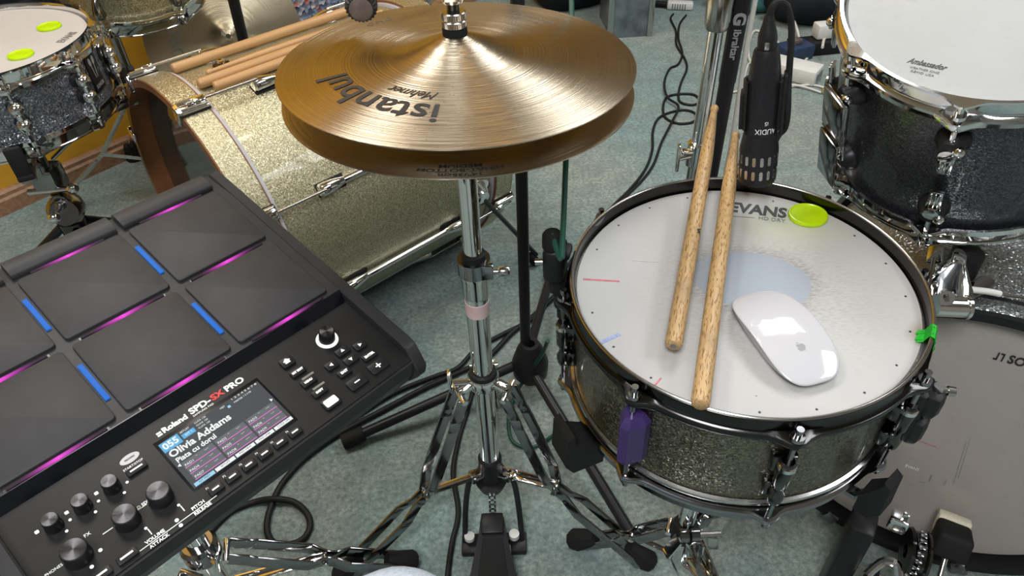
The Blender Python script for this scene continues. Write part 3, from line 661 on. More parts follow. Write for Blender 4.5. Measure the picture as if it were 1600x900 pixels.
# ================================================================== DRUMSTICKS ON THE SNARE
def stick(name, butt, tip, mat, label, group, rmax=0.0076, tip_len=None, cat='drumstick', butt_mark=False, taper=0.72, blunt=False):
    butt, tip = Vector(butt), Vector(tip); Ls = (tip - butt).length; d = (tip - butt).normalized()
    x = d; z = V(0, 0, 1); y = z.cross(x).normalized(); z = x.cross(y); M = basis(x, y, z, butt)
    t = thing(name, label, cat, M, group=group)
    pr = [(0, 0), (rmax * 0.72, 0.0), (rmax * 0.92, 0.0018), (rmax, 0.005), (rmax, Ls * taper)]
    if not blunt:
        for i in range(1, 7): k = i / 6; pr.append((rmax + (0.0042 - rmax) * (k ** 1.3), Ls * taper + (Ls * (1 - taper) - 0.013) * k))
        ob('shaft', spin(new(), pr + [(0, Ls - 0.012)], 28, p0=(0, 0, 0), d=(1, 0, 0)), mat, t, local=True, ang=50)
        ob('tip', spin(new(), [(0, Ls - 0.0135), (0.0038, Ls - 0.0135), (0.0054, Ls - 0.010), (0.0056, Ls - 0.006), (0.0042, Ls - 0.0018), (0.0018, Ls), (0, Ls)], 20, p0=(0, 0, 0), d=(1, 0, 0)), mat, t, local=True, ang=60)
    else:
        ob('shaft', spin(new(), pr + [(rmax, Ls - 0.003), (rmax * 0.8, Ls), (0, Ls)], 28, p0=(0, 0, 0), d=(1, 0, 0)), mat, t, local=True, ang=50)
    if butt_mark:
        ob('butt_mark', spin(new(), [(0, -0.0003), (rmax * 0.36, -0.0003), (rmax * 0.36, 0.0002)], 16, p0=(0, 0, 0), d=(1, 0, 0)), 'grey_print', t, local=True)
    return t
s1 = stick('drumstick', px(1052, 541, 0.625), px(1117, 166, 0.655), 'stick_oak', 'worn oak drumstick lying further left, its butt end on the snare head', 'drumsticks on the near snare', rmax=0.0085, butt_mark=True)
s2 = stick('drumstick', px(1094, 634, 0.630), px(1150, 208, 0.653), 'stick_oak', 'worn oak drumstick lying further right, across both snare rims', 'drumsticks on the near snare', rmax=0.0085)
text('5A', 0.008, 'black_print', s1, basis(V(1, 0, 0), V(0, 1, 0), V(0, 0, 1), V(0.165, -0.0052, 0.0070)), depth=0.0006)

# ================================================================== COMPUTER MOUSE
ml = V(0.255, -0.967, 0).normalized(); mc_ = px(1224, 521, 0.6215)
hz_ = SM.col[2].to_3d(); MM = upz(hz_, (mc_.x, mc_.y, 0), ml)
hp = SM @ V(*(SI @ V(mc_.x, mc_.y, 0.6135)).xy, -0.0130); MM.translation = hp
MM = MM @ Matrix.Diagonal((1.10, 1.20, 1.08, 1))
mo = thing('computer_mouse', 'glossy white low-profile wireless mouse lying on the snare head', 'computer mouse', MM)
def sup(a, rx, ry, n=3.2):
    c, s = math.cos(a), math.sin(a); return V(rx * abs(c) ** (2 / n) * (1 if c >= 0 else -1), ry * abs(s) ** (2 / n) * (1 if s >= 0 else -1), 0)
def mh(x, y): return 0.0075 + 0.0130 * (1 - (x / 0.0575) ** 2) - 0.0022 * (y / 0.029) ** 2
bm = new(); rings = []; N = 72
for f, dz in ((0.985, -0.0022), (1.0, -0.0011), (0.996, -0.0003), (0.975, 0.0), (0.9, 0), (0.78, 0), (0.62, 0), (0.45, 0), (0.25, 0)):
    rings.append([])
    for i in range(N):
        p = sup(2 * PI * i / N, 0.0568 * f, 0.0286 * f); rings[-1].append(bm.verts.new((p.x, p.y, mh(p.x, p.y) + dz)))
faces_grid(bm, rings); c = bm.verts.new((0, 0, mh(0, 0)))
for i in range(N): bm.faces.new((rings[-1][i], rings[-1][(i + 1) % N], c))
ob('top_shell', bm, 'mouse_white', mo, local=True, ang=70)
bm = new(); rings = []
for f, k in ((0.80, 0.0), (0.86, 0.25), (0.95, 0.7), (0.985, 1.0)):
    rings.append([]); 
    for i in range(N):
        p = sup(2 * PI * i / N, 0.0568 * f, 0.0286 * f); rings[-1].append(bm.verts.new((p.x, p.y, (mh(p.x, p.y) - 0.0024) * k)))
faces_grid(bm, rings); bm.faces.new(rings[0][::-1]); ob('base', bm, 'mouse_grey', mo, local=True, ang=60)
def blob(pts, n=6): return [(p.x, p.y) for p in smooth_path([V(x, y, 0) for x, y in pts] + [V(*pts[0], 0)], n)[:-1]]
def on_mouse(bm):
    for v in bm.verts: v.co.z = mh(v.co.x, v.co.y) + 0.00012
apple = [(0, 0.32), (0.26, 0.42), (0.5, 0.30), (0.38, 0.10), (0.42, -0.14), (0.56, -0.24), (0.36, -0.62), (0.16, -0.70), (0, -0.63), (-0.16, -0.70), (-0.38, -0.58), (-0.58, -0.12), (-0.5, 0.26), (-0.24, 0.42)]
bm = new(); cx, S = 0.024, 0.0062
pts = blob(apple, 5); bm.faces.new([bm.verts.new((cx - y * S, 0.0 - x * S, 0)) for x, y in pts]); 
lf = blob([(0.02, 0.48), (0.10, 0.70), (0.28, 0.82), (0.24, 0.60)], 5); bm.faces.new([bm.verts.new((cx - y * S, 0.0 - x * S, 0)) for x, y in lf]); on_mouse(bm)
ob('logo', bm, 'mouse_grey', mo, local=True)

# ================================================================== SNARE MICROPHONE
B0 = V(0.287, 0.708, 0.659); AX = V(-0.085, 0.13, 1.0).normalized()
toc = (CAM - B0); toc = (toc - AX * toc.dot(AX)).normalized(); sd = AX.cross(toc).normalized()     # toc: side that faces the drummer
MMIC = basis(sd, toc, AX, B0)
mi = thing('microphone', 'black instrument microphone with slotted grille aimed down at the snare', 'microphone', MMIC)
ob('grille', spin(new(), [(0, 0.0), (0.0165, 0.0), (0.0195, 0.0012), (0.0208, 0.004), (0.0212, 0.010), (0.0212, 0.040), (0.0205, 0.046), (0.0182, 0.058), (0.0178, 0.060), (0, 0.060)], 48), 'black_metal', mi, local=True)
bm = new()
for i in range(12): cyl(bm, V(0.017 * math.cos(2 * PI * i / 12), 0.017 * math.sin(2 * PI * i / 12), -0.0006), V(0.004 * math.cos(2 * PI * i / 12), 0.004 * math.sin(2 * PI * i / 12), -0.0006), 0.0009, seg=6)
ob('grille_ribs', bm, 'black_plastic', mi, local=True)
for row, z in enumerate((0.0155, 0.0325)):
    for i in range(16):
        a = 2 * PI * (i + 0.5) / 16; r = 0.0209; d = V(math.cos(a), math.sin(a), 0); s = V(-d.y, d.x, 0)
        Mg = basis(s, V(0, 0, 1), d, d * r + V(0, 0, z)); cap = [(0.0019 * math.cos(t_), (0.0036 if math.sin(t_) > 0 else -0.0036) + 0.0019 * math.sin(t_)) for t_ in [2 * PI * q / 14 + 0.01 for q in range(14)]]
        ob('grille_slot', prism(new(), cap, 0.0, 0.0006, Mg), 'steel', mi, local=True)
ob('body', spin(new(), [(0, 0.060), (0.0176, 0.060), (0.0182, 0.062), (0.0182, 0.105), (0.0172, 0.120), (0.0150, 0.138), (0.0130, 0.150), (0.0122, 0.152), (0, 0.152)], 48), 'black_metal', mi, local=True)
def wrap_text(s, size, R, z, mat, parent, flip, a0=PI / 2, **kw):
    bm = text_bm(s, size, sub=1, depth=0.00006, **kw)
    for v in bm.verts:
        x, y, zz = v.co; x, y = (-x, -y) if flip else (x, y); a = a0 - x / R * (-1 if False else 1); v.co = V((R + 0.0002 + zz) * math.cos(a), (R + 0.0002 + zz) * math.sin(a), z + y)
    return ob('lettering', bm, mat, parent, local=True)
wrap_text('AUDIX', 0.0085, 0.0182, 0.0675, 'white_print', mi, True, a0=rad(72), width=0.023)
wrap_text('i5', 0.006, 0.0182, 0.0765, 'white_print', mi, True, a0=rad(72))
ob('cable_plug', spin(new(), [(0, 0.148), (0.0095, 0.148), (0.0098, 0.150), (0.0098, 0.164), (0.0085, 0.170), (0.0062, 0.178), (0.0045, 0.186), (0, 0.186)], 28), 'black_plastic', mi, local=True)
bm = new(); box(bm, (0.0, 0.0098, 0.157), (0.005, 0.002, 0.008), None, 0.0008); ob('plug_latch', bm, 'steel', mi, local=True)
bm = new()                                      # clip: an open sleeve with side wings
seg = 28; rings = []
for r, z in ((0.0186, 0.066), (0.0212, 0.066), (0.0212, 0.120), (0.0186, 0.120)):
    rings.append([bm.verts.new((r * math.cos(a), r * math.sin(a), z)) for a in [rad(140 + 260 * i / seg) for i in range(seg + 1)]])
faces_grid(bm, rings, closed_u=False, closed_v=True)
prism(bm, [(0.060, -0.034), (0.066, -0.012), (0.110, -0.012), (0.122, -0.020), (0.115, -0.040), (0.080, -0.044)], -0.0205, -0.0170, basis(V(0, 0, 1), V(0, 1, 0), V(-1, 0, 0), (0, 0.012, 0)).to_4x4())
box(bm, (-0.0215, -0.004, 0.085), (0.004, 0.022, 0.040), None, 0.0015); box(bm, (0.0215, -0.004, 0.092), (0.004, 0.022, 0.066), None, 0.0015); ob('clip', bm, 'black_plastic', mi, local=True)
bm = new(); tube(bm, [MMIC @ V(0, -0.02, 0.085), MMIC @ V(0.004, -0.05, 0.07), SM @ V(0.055, 0.205, 0.030), SM @ V(0.055, 0.196, -0.004)], 0.005, 12); box(bm, tuple(SM @ V(0.053, 0.191, -0.010)), (0.030, 0.022, 0.034), None, 0.004); ob('rim_clamp', bm, 'black_plastic', mi)
M5 = lambda x, y, z: MMIC @ V(x, y, z)
bm = new(); tube(bm, [M5(0, 0, 0.182), M5(0.001, 0.001, 0.190), M5(0.005, 0.0, 0.197), M5(0.012, -0.004, 0.196), M5(0.018, -0.010, 0.187), M5(0.023, -0.012, 0.165), M5(0.0245, -0.008, 0.115), M5(0.026, -0.008, 0.065), V(0.335, 0.80, 0.64), V(0.36, 0.88, 0.40), V(0.40, 0.98, 0.10), V(0.45, 1.06, 0.004), V(0.55, 1.5, 0.004)], 0.0036, 10); ob('cable', bm, 'black_cable', mi)

# ================================================================== DRUM TRIGGER ON THE SNARE'S LEFT RIM
ta = rad(163); TD = SM.to_3x3() @ L(ta, 1, 0); TS = SM.to_3x3() @ V(-math.sin(ta), math.cos(ta), 0)
TM = basis(TD, TS, SM.col[2].to_3d(), SM @ L(ta, 0.197, 0))
tr = thing('drum_trigger', 'black drum trigger clamped to the left rim of the near snare drum', 'trigger', TM)
bm = new(); box(bm, (0.006, 0, -0.012), (0.024, 0.034, 0.046), None, 0.007, 3); box(bm, (-0.004, 0, 0.002), (0.016, 0.022, 0.010), None, 0.003); ob('housing', bm, 'black_plastic', tr, local=True)
ob('cap', spin(new(), [(0, 0.008), (0.0105, 0.008), (0.0115, 0.011), (0.0112, 0.026), (0.0095, 0.029), (0, 0.029)], 28, Matrix.Translation((0.008, 0.004, 0))), 'rubber', tr, local=True)
bm = new(); cyl(bm, (0.016, 0.018, -0.002), (0.024, 0.020, -0.002), 0.004); cyl(bm, (0.018, -0.008, -0.03), (0.019, -0.008, -0.022), 0.003); ob('clamp_screw', bm, 'steel', tr, local=True)
bm = new(); box(bm, (0.004, -0.006, -0.048), (0.020, 0.026, 0.030), None, 0.006, 3); box(bm, (0.001, -0.012, -0.078), (0.018, 0.024, 0.034), None, 0.007, 3); box(bm, (0.001, -0.018, -0.106), (0.014, 0.018, 0.026), None, 0.005, 3); ob('clamp_jaw', bm, 'black_plastic', tr, local=True)
bm = new(); tube(bm, [TM @ V(0.008, 0.004, 0.026), px(876, 404, 0.648), px(879, 370, 0.655), px(881, 330, 0.665), px(883, 280, 0.685), px(886, 200, 0.73), px(890, 100, 0.775), px(893, 10, 0.81), V(0.085, 1.00, 0.90), V(0.05, 0.99, 0.98), V(0.034, 0.985, 1.03)], 0.0033, 10); ob('cable', bm, 'green_cable', tr)

# ================================================================== SNARE STAND
SC = V(0.2435, 0.575, 0)
ss = thing('snare_stand', 'chrome snare basket stand with rubber-tipped arms under the near snare', 'stand', loc=SC)
ob('tube', cyl(new(), SC + V(0, 0, 0.05), SC + V(0, 0, 0.40), 0.0125, seg=28), 'chrome', ss)
ob('basket_hub', box(cyl(new(), SC + V(0, 0, 0.385), SC + V(0, 0, 0.425), 0.024), tuple(SC + V(0, 0, 0.40)), (0.05, 0.03, 0.03), None, 0.005), 'black_nickel', ss)
for aa, gw, gi in ((rad(202), 0.019, -0.034), (rad(-50), 0.013, -0.012), (rad(75), 0.019, -0.034)):
    d = L(aa, 1, 0); s = V(-d.y, d.x, 0); bm = new(); e0 = SC + d * 0.02 + V(0, 0, 0.41); e1 = SC + d * 0.185 + V(0, 0, 0.436); bar(bm, e0, e1, 0.014, 0.006, (0, 0, 1), 0.001)
    bar(bm, e1, e1 + d * 0.014 + V(0, 0, 0.022), 0.014, 0.006, d, 0.001)
    arm = ob('basket_arm', bm, 'dark_chrome', ss)
    bm = new(); Mr = basis(d, s, V(0, 0, 1), SC + d * 0.200 + V(0, 0, 0.452)); prism(bm, [(gi, -0.026), (0.004, -0.026), (0.014, -0.010), (0.012, 0.034), (0.004, 0.040), (0.001, 0.020), (gi, 0.0035)], -gw, gw, Mr @ Matrix.Rotation(rad(90), 4, 'X'), 0.002); ob('rubber_grip', bm, 'rubber', arm)
bm = new(); spin(bm, [(0.0126, 0), (0.020, 0), (0.022, 0.004), (0.022, 0.020), (0.0165, 0.034), (0.0126, 0.036)], 28, Matrix.Translation(SC + V(0, 0, 0.118)), close=True); col_ = ob('leg_collar', bm, 'black_plastic', ss)
bm = new()
for dx in (-0.010, 0.006): cyl(bm, SC + V(dx - 0.004, -0.022, 0.155), SC + V(dx + 0.008, -0.022, 0.155), 0.010, seg=18)
ob('clamp_barrel', bm, 'dark_chrome', ss)
bm = new(); cyl(bm, SC + V(0.014, -0.022, 0.155), SC + V(0.046, -0.020, 0.153), 0.0042); bar(bm, SC + V(0.034, -0.024, 0.150), SC + V(0.036, -0.030, 0.128), 0.016, 0.004, (0.2, 1, 0), 0.002); ob('wing_bolt', bm, 'steel', ss)
bm = new(); bar(bm, SC + V(-0.016, -0.026, 0.152), SC + V(-0.032, -0.034, 0.128), 0.02, 0.003, (-1, 0, 0.6)); bar(bm, SC + V(-0.032, -0.034, 0.128), SC + V(-0.016, -0.040, 0.085), 0.02, 0.003, (-1, -0.3, 0.3)); bar(bm, SC + V(0.018, -0.026, 0.140), SC + V(0.014, -0.040, 0.085), 0.018, 0.003, (1, 0.3, 0.2)); ob('clamp_strap', bm, 'chrome', ss)
bm = new(); bar(bm, SC + V(0.002, -0.036, 0.112), SC + V(0.028, -0.05, 0.07), 0.006, 0.006, (0, 0, 1), 0.001); bar(bm, SC + V(0.014, -0.030, 0.112), SC + V(0.040, -0.044, 0.07), 0.006, 0.006, (0, 0, 1), 0.001); ob('release_lever', bm, 'brass_tint', ss)
for aa in (rad(160), rad(-60), rad(45)): flat_leg(ss, SC, aa, 0.022, 0.13, 0.075, 0.075, 0.20 if aa != rad(160) else 0.155, 0.014, 0.055, 0.014, gap=0.009)

# ================================================================== SAMPLING PAD
PA = V(0.6823, 0.7304, -0.0303).normalized(); PN = V(0.1661, -0.1145, 0.9794); PN = (PN - PA * PN.dot(PA)).normalized(); PB = PN.cross(PA)
PM = basis(PA, PB, PN, V(-0.0951, 0.4933, 0.6219))
sp_ = thing('sampling_pad', 'black electronic sampling pad with glowing light bars, screen and knobs', 'drum pad', PM)
XL, XR, YB = -0.354, 0.004, 0.343
def side_extrude(poly, x0, x1):
    bm = new(); r = [[bm.verts.new((x, y, z)) for y, z in poly] for x in (x0, x1)]; faces_grid(bm, r); bm.faces.new(r[0][::-1]); bm.faces.new(r[1]); return bm
bm = side_extrude([(YB, -0.006), (YB, -0.050), (0.03, -0.062), (0.004, -0.052), (-0.003, -0.030), (-0.001, -0.0150), (0.1015, -0.0145), (0.1085, -0.0036), (0.30, -0.0036)], XL + 0.008, XR - 0.006); ob('body', bm, 'pad_body', sp_, local=True, ang=25)
for x0, x1 in ((XR - 0.008, XR + 0.005), (XL - 0.004, XL + 0.009)):
    bm = side_extrude([(YB + 0.001, -0.003), (YB + 0.001, -0.05), (0.03, -0.064), (0.004, -0.054), (-0.008, -0.034), (-0.008, -0.022), (0.010, -0.0045), (0.020, -0.0025)], x0, x1)
    bmesh.ops.bevel(bm, geom=bm.edges[:], offset=0.0015, segments=1, affect='EDGES'); ob('side_cheek', bm, 'pad_body', sp_, local=True, ang=25)
bm = side_extrude([(0.0012, -0.0149), (0.0012, -0.0132), (0.1005, -0.0132), (0.1005, -0.0149)], XL + 0.0095, XR - 0.0085); ob('control_panel', bm, 'panel', sp_, local=True)
bm = side_extrude([(0.1008, -0.0136), (0.1090, -0.0022), (0.1100, -0.0022), (0.1100, -0.0060), (0.1018, -0.0150)], XL + 0.0095, XR - 0.0085); ob('bevel_strip', bm, 'bevel_gloss', sp_, local=True, ang=20)
def rrect(x0, x1, y0, y1, r=0.004, n=4):
    pts = []
    for cx, cy, a0 in ((x1 - r, y1 - r, 0), (x0 + r, y1 - r, 90), (x0 + r, y0 + r, 180), (x1 - r, y0 + r, 270)):
        pts += [(cx + r * math.cos(rad(a0 + 90 * i / n)), cy + r * math.sin(rad(a0 + 90 * i / n))) for i in range(n + 1)]
    return pts
for c in range(3):
    x1 = -0.0145 - 0.1102 * c; x0 = x1 - 0.1015
    for y0, y1 in ((0.1155, 0.2095), (0.2175, 0.3125)): ob('pad', prism(new(), rrect(x0, x1, y0, y1), -0.0040, 0.0, None, 0.0012), 'pad_rubber', sp_, local=True)
    bm = new(); pr = [(0.3185, -0.004), (0.3185, 0.0005), (0.3200, 0.0022), (0.334, 0.0032), (0.3415, 0.0010), (0.3445, -0.006), (0.3445, -0.012), (0.3400, -0.012)]
    bm = side_extrude(pr, x0 - 0.001, x1 + 0.001); ob('edge_pad', bm, 'pad_rubber', sp_, local=True, ang=50)
    for y, ln in ((0.3155, 0.036), (0.2128, 0.040), (0.1118, 0.040)):
        bm = new(); box(bm, (0, 0, 0), (ln * 2, 0.0030, 0.0016)); ob('light_bar', bm, 'led_pink', sp_, local=True, M=Matrix.Translation(((x0 + x1) / 2, y, -0.0022)))
        if y < 0.3: bm = new(); box(bm, (0, 0, 0), (ln * 2 + 0.004, 0.0042, 0.0005)); ob('light_slot', bm, 'bevel_gloss', sp_, local=True, M=Matrix.Translation(((x0 + x1) / 2, y, -0.0035)))
    if c < 2:
        for y0, y1 in ((0.138, 0.186), (0.240, 0.287)): bm = new(); box(bm, (x0 - 0.0046, (y0 + y1) / 2, -0.0026), (0.0046, y1 - y0, 0.0022), None, 0.0004); ob('blue_light', bm, 'led_blue', sp_, local=True)
HP = -0.0132
def button(x, y, w_, d_, h_=0.003, lab=None, name='button'):
    o = ob(name, prism(new(), rrect(x - w_ / 2, x + w_ / 2, y - d_ / 2, y + d_ / 2, min(w_, d_) * 0.18, 3), HP - 0.0005, HP + h_, None, 0.0006), 'button', sp_, local=True)
    return o
def onbtn(o, bm, mat): return ob('button_light', bm, mat, o, local=True)
def tri(x, y, s, a): return prism(new(), [(x + s * math.cos(a + k * 2 * PI / 3), y + s * math.sin(a + k * 2 * PI / 3)) for k in range(3)], HP + 0.0029, HP + 0.0033)
for i in range(6):
    x = -0.2114 + 0.01556 * i; b = button(x, 0.0102, 0.0125, 0.0072); onbtn(b, box(new(), (x, 0.0106, HP + 0.0031), (0.0062, 0.0014, 0.0004)), 'led_white')
    text('F%d' % (i + 1), 0.0026, 'white_print', sp_, Matrix.Translation((x - 0.0045, 0.0162, HP + 0.0001)))
for (x, y), a in (((-0.0655, 0.0460), PI), ((-0.0474, 0.0523), PI / 2), ((-0.0478, 0.0393), -PI / 2), ((-0.0306, 0.0468), 0.0)):
    b = button(x, y, 0.0125 if a in (PI, 0.0) else 0.014, 0.0092); onbtn(b, tri(x, y, 0.0024, a), 'led_white')
for x, y, s_, wd_ in ((-0.0618, 0.0317, 'EXIT', 0.0135), (-0.0318, 0.0311, 'ENTER', 0.0155)):
    b = button(x, y, wd_, 0.0082); text(s_, 0.0036, 'led_white', sp_, Matrix.Translation((x, y, HP + 0.0033)), bold=0.0002)
for x, y, s_ in ((-0.0600, 0.0153, '-'), (-0.0334, 0.0162, '+')):
    b = button(x, y, 0.020, 0.0125); bm = new(); box(bm, (x, y, HP + 0.0031), (0.006, 0.0013, 0.0004))
    if s_ == '+': box(bm, (x, y, HP + 0.0031), (0.0013, 0.006, 0.0004))
    onbtn(b, bm, 'led_white')
for i, s_ in enumerate((None, 'KIT EDIT', 'MENU', 'SHIFT', None)):
    x, y = -0.0935 + 0.0005 * i, 0.0765 - 0.0156 * i
    if i == 0:
        b = button(x, y, 0.013, 0.0115); bm = new(); box(bm, (x, y - 0.0007, HP + 0.0031), (0.0052, 0.0036, 0.0004), None); prism(bm, [(x - 0.0038, y + 0.0004), (x + 0.0038, y + 0.0004), (x, y + 0.0036)], HP + 0.0029, HP + 0.0033); onbtn(b, bm, 'led_white')
    elif i == 4: b = button(x, y, 0.0165, 0.0125); onbtn(b, prism(new(), rrect(x - 0.0066, x + 0.0066, y - 0.0040, y + 0.0040, 0.0015), HP + 0.0028, HP + 0.0034), 'led_white')
    else: b = button(x, y, 0.0150, 0.0080); text(s_, 0.0030, 'led_white', sp_, Matrix.Translation((x, y, HP + 0.0033)), bold=0.0002)
for x, y in ((-0.0885, 0.0520), (-0.0880, 0.0365)): ob('printed_bar', box(new(), (x, y, HP + 0.0001), (0.013, 0.0022, 0.0003)), 'grey_print', sp_, local=True)
b = button(-0.2465, 0.0685, 0.0165, 0.0066); onbtn(b, box(new(), (-0.2465, 0.0687, HP + 0.0031), (0.0105, 0.0014, 0.0004)), 'led_white')
text('START/STOP', 0.0030, 'white_print', sp_, Matrix.Translation((-0.2465, 0.0745, HP + 0.0001)))
ob('oval_badge', spin(new(), [(0, 0.0003), (1, 0.0003), (1, 0)], 32, Matrix.Translation((-0.2455, 0.0818, HP)) @ Matrix.Diagonal((0.0082, 0.0042, 1, 1))), 'collar_grey', sp_, local=True)
text('RECORD', 0.0022, 'black_print', sp_, Matrix.Translation((-0.2455, 0.0818, HP + 0.0005)))
for x, y, s_ in ((-0.2883, 0.0078, 'CONTROL'), (-0.3085, 0.0078, 'ASSIGN')):
    b = button(x, y, 0.0155, 0.0074); onbtn(b, box(new(), (x, y + 0.0003, HP + 0.0031), (0.0100, 0.0016, 0.0004)), 'led_white')
def knob(x, y, r, h, name='knob', ring=False, dots=True):
    if ring: ob('light_ring', spin(new(), [(r * 0.9, 0), (r * 1.40, 0), (r * 1.36, 0.0012), (r * 0.9, 0.0016)], 40, Matrix.Translation((x, y, HP)), close=True), 'led_white', sp_, local=True)
    k = ob(name, spin(new(), [(0, 0), (r * 1.04, 0), (r * 1.02, h * 0.1), (r * 0.96, h * 0.92), (r * 0.90, h), (0, h)], 40, Matrix.Translation((x, y, HP))), 'button', sp_, local=True)
    ob('knob_cap', spin(new(), [(0, 0), (r * 0.86, 0), (r * 0.84, 0.0004), (0, 0.0004)], 40), 'knob_metal', k, local=True, M=Matrix.Translation((x, y, HP + h)))
    return k
t = NT('knob_metal'); tan = t.n('Tangent', direction_type='RADIAL', axis='Z'); nz = t.noise(400, 2)
t.set(Base_Color=(0.075, 0.075, 0.08), Metallic=1.0, Roughness=0.32, Anisotropic=0.85, Anisotropic_Rotation=0.25, Tangent=tan.outputs[0], Normal=t.bump(nz.outputs[0], 0.05))
knob(-0.0485, 0.0742, 0.0078, 0.0135, ring=True)
def dot(x, y, r=0.0012): return spin(new(), [(0, 0.0003), (r, 0.0003), (r, 0)], 12, Matrix.Translation((x, y, HP)))
for x in (-0.3141, -0.2917, -0.2682):
    knob(x, 0.0668, 0.0066, 0.0125)
    for dx, dy in ((0.0105, -0.003), (0.0045, -0.0098)): ob('printed_dot', dot(x + dx, 0.0668 + dy), 'white_print', sp_, local=True)
    ob('printed_icon', prism(new(), rrect(x - 0.0125, x - 0.0095, 0.0695, 0.0725, 0.0008), HP, HP + 0.0003), 'white_print', sp_, local=True)
for x in (-0.2739, -0.2462): 
    knob(x, 0.0335, 0.0095, 0.0135)
    ob('printed_line', box(new(), (x - 0.0145, 0.0365, HP + 0.0001), (0.008, 0.0007, 0.0003)), 'white_print', sp_, local=True)
    ob('printed_dot', dot(x + 0.0065, 0.0190), 'white_print', sp_, local=True); ob('printed_line', box(new(), (x + 0.0072, 0.0145, HP + 0.0001), (0.0008, 0.006, 0.0003)), 'white_print', sp_, local=True)
knob(-0.3131, 0.0323, 0.0100, 0.0145)
for dx, dy in ((0.0135, -0.006), (0.003, -0.0135)): ob('printed_dot', dot(-0.3131 + dx, 0.0323 + dy, 0.0015), 'white_print', sp_, local=True)
text('PHONES', 0.0034, 'white_print', sp_, Matrix.Translation((-0.3300, 0.0350, HP + 0.0001)))
text('FX', 0.0042, 'white_print', sp_, Matrix.Translation((-0.3005, 0.0440, HP + 0.0001)))
text('PAD EDIT', 0.0036, 'white_print', sp_, Matrix.Translation((-0.2600, 0.0382, HP + 0.0001)), bold=0.0001)
for s_, x, y in (('VOLUME', -0.2660, 0.0082), ('PITCH', -0.2290, 0.0086), ('ATTACK', -0.2655, 0.0030), ('RELEASE', -0.2280, 0.0034)): text(s_, 0.0040, 'white_print', sp_, Matrix.Translation((x, y, HP + 0.0001)), bold=0.0001)
ob('printed_line', box(new(), (-0.2470, 0.0058, HP + 0.0001), (0.066, 0.0006, 0.0003)), 'white_print', sp_, local=True)
for y in (0.0088, 0.0030): ob('printed_dot', dot(-0.2475, y, 0.0016), 'white_print', sp_, local=True)
text('Roland', 0.0074, 'white_print', sp_, Matrix.Translation((-0.2020, 0.0868, HP + 0.0001)), bold=0.0003, width=0.0225)
ob('maker_mark', box(box(new(), (-0.2165, 0.0875, HP + 0.0001), (0.0042, 0.0018, 0.0003)), (-0.2165, 0.0850, HP + 0.0001), (0.0042, 0.0018, 0.0003)), 'white_print', sp_, local=True)
text('SPD-', 0.0088, 'white_print', sp_, Matrix.Translation((-0.1770, 0.0882, HP + 0.0001)), bold=0.0003, width=0.020)
text('SX', 0.0088, 'red_print', sp_, Matrix.Translation((-0.1600, 0.0882, HP + 0.0001)), bold=0.0003, width=0.0125)
text('PRO', 0.0088, 'white_print', sp_, Matrix.Translation((-0.1425, 0.0882, HP + 0.0001)), bold=0.0003, width=0.0185)
text('SAMPLING PAD', 0.0028, 'white_print', sp_, Matrix.Translation((-0.1770, 0.0828, HP + 0.0001)), width=0.020)
# the lit screen
ob('screen_bezel', box(new(), (-0.1745, 0.0505, HP), (0.102, 0.0615, 0.0006), None, 0.0002), 'bevel_gloss', sp_, local=True)
scr = ob('screen', box(new(), (-0.1745, 0.0500, HP + 0.0002), (0.0975, 0.0545, 0.0006)), 'lcd_back', sp_, local=True)
ZS = HP + 0.0007
def lcd(x0, x1, y0, y1, mat, z=0.0): return ob('screen_field', box(new(), ((x0 + x1) / 2, (y0 + y1) / 2, ZS + z), (x1 - x0, y1 - y0, 0.0002)), mat, scr, local=True)
def ltx(s_, size, x, y, mat='lcd_white', align='LEFT', **kw): return text(s_, size, mat, scr, Matrix.Translation((x, y, ZS + 0.0003)), align=align, depth=0.00005, **kw)
lcd(-0.2229, -0.2062, 0.0665, 0.0768, 'lcd_blue'); ltx('055', 0.0088, -0.2215, 0.0716, bold=0.0003, width=0.0135)
ltx('SETLIST', 0.0026, -0.2042, 0.0752); lcd(-0.2045, -0.1930, 0.0682, 0.0730, 'lcd_blue'); ltx('KIT 1', 0.0030, -0.2020, 0.0706)
for i in range(3): ltx('CLICK 120', 0.0024, -0.1905, 0.0755 - 0.0033 * i)
ltx('Olivia Addams', 0.0098, -0.2215, 0.0618, bold=0.0003, width=0.057); ltx('Piata cu dorul', 0.0070, -0.2203, 0.0535, bold=0.0002, width=0.036)
ltx('MST', 0.0026, -0.1665, 0.0735); lcd(-0.1605, -0.1580, 0.0695, 0.0720, 'lcd_lightblue'); ltx('MASTER', 0.0024, -0.1540, 0.0712); ltx('1 2 3 4 5 6 7 8', 0.0028, -0.1545, 0.0755, width=0.0255); ltx('1 2 3 PB', 0.0024, -0.1445, 0.0715)
for c in range(3):
    xa = -0.2185 + 0.0305 * c
    for r_ in range(3):
        y = 0.0435 - 0.0072 * r_; lcd(xa, xa + 0.0285, y, y + 0.0062, 'lcd_cell'); lcd(xa, xa + 0.0285, y - 0.0006, y + 0.0001, 'lcd_pink', 0.0001)
        ltx(('PAD%d' % (r_ * 3 + c + 1)), 0.0034, xa + 0.001, y + 0.0020); ltx('-.--', 0.0030, xa + 0.020, y + 0.0042); ltx('--', 0.0026, xa + 0.012, y + 0.0046)
for i, s_ in enumerate(('KIT PREV', 'SETLIST', 'PAD VIEW', 'PAD LINK', 'CLICK ON')[:5]):
    x0 = -0.2215 + 0.0193 * i; lcd(x0, x0 + 0.0180, 0.0233, 0.0268, 'lcd_white' if i else 'lcd_lightblue'); text(s_, 0.0026, 'black_print', scr, Matrix.Translation((x0 + 0.009, 0.0250, ZS + 0.0003)), depth=0.00005)
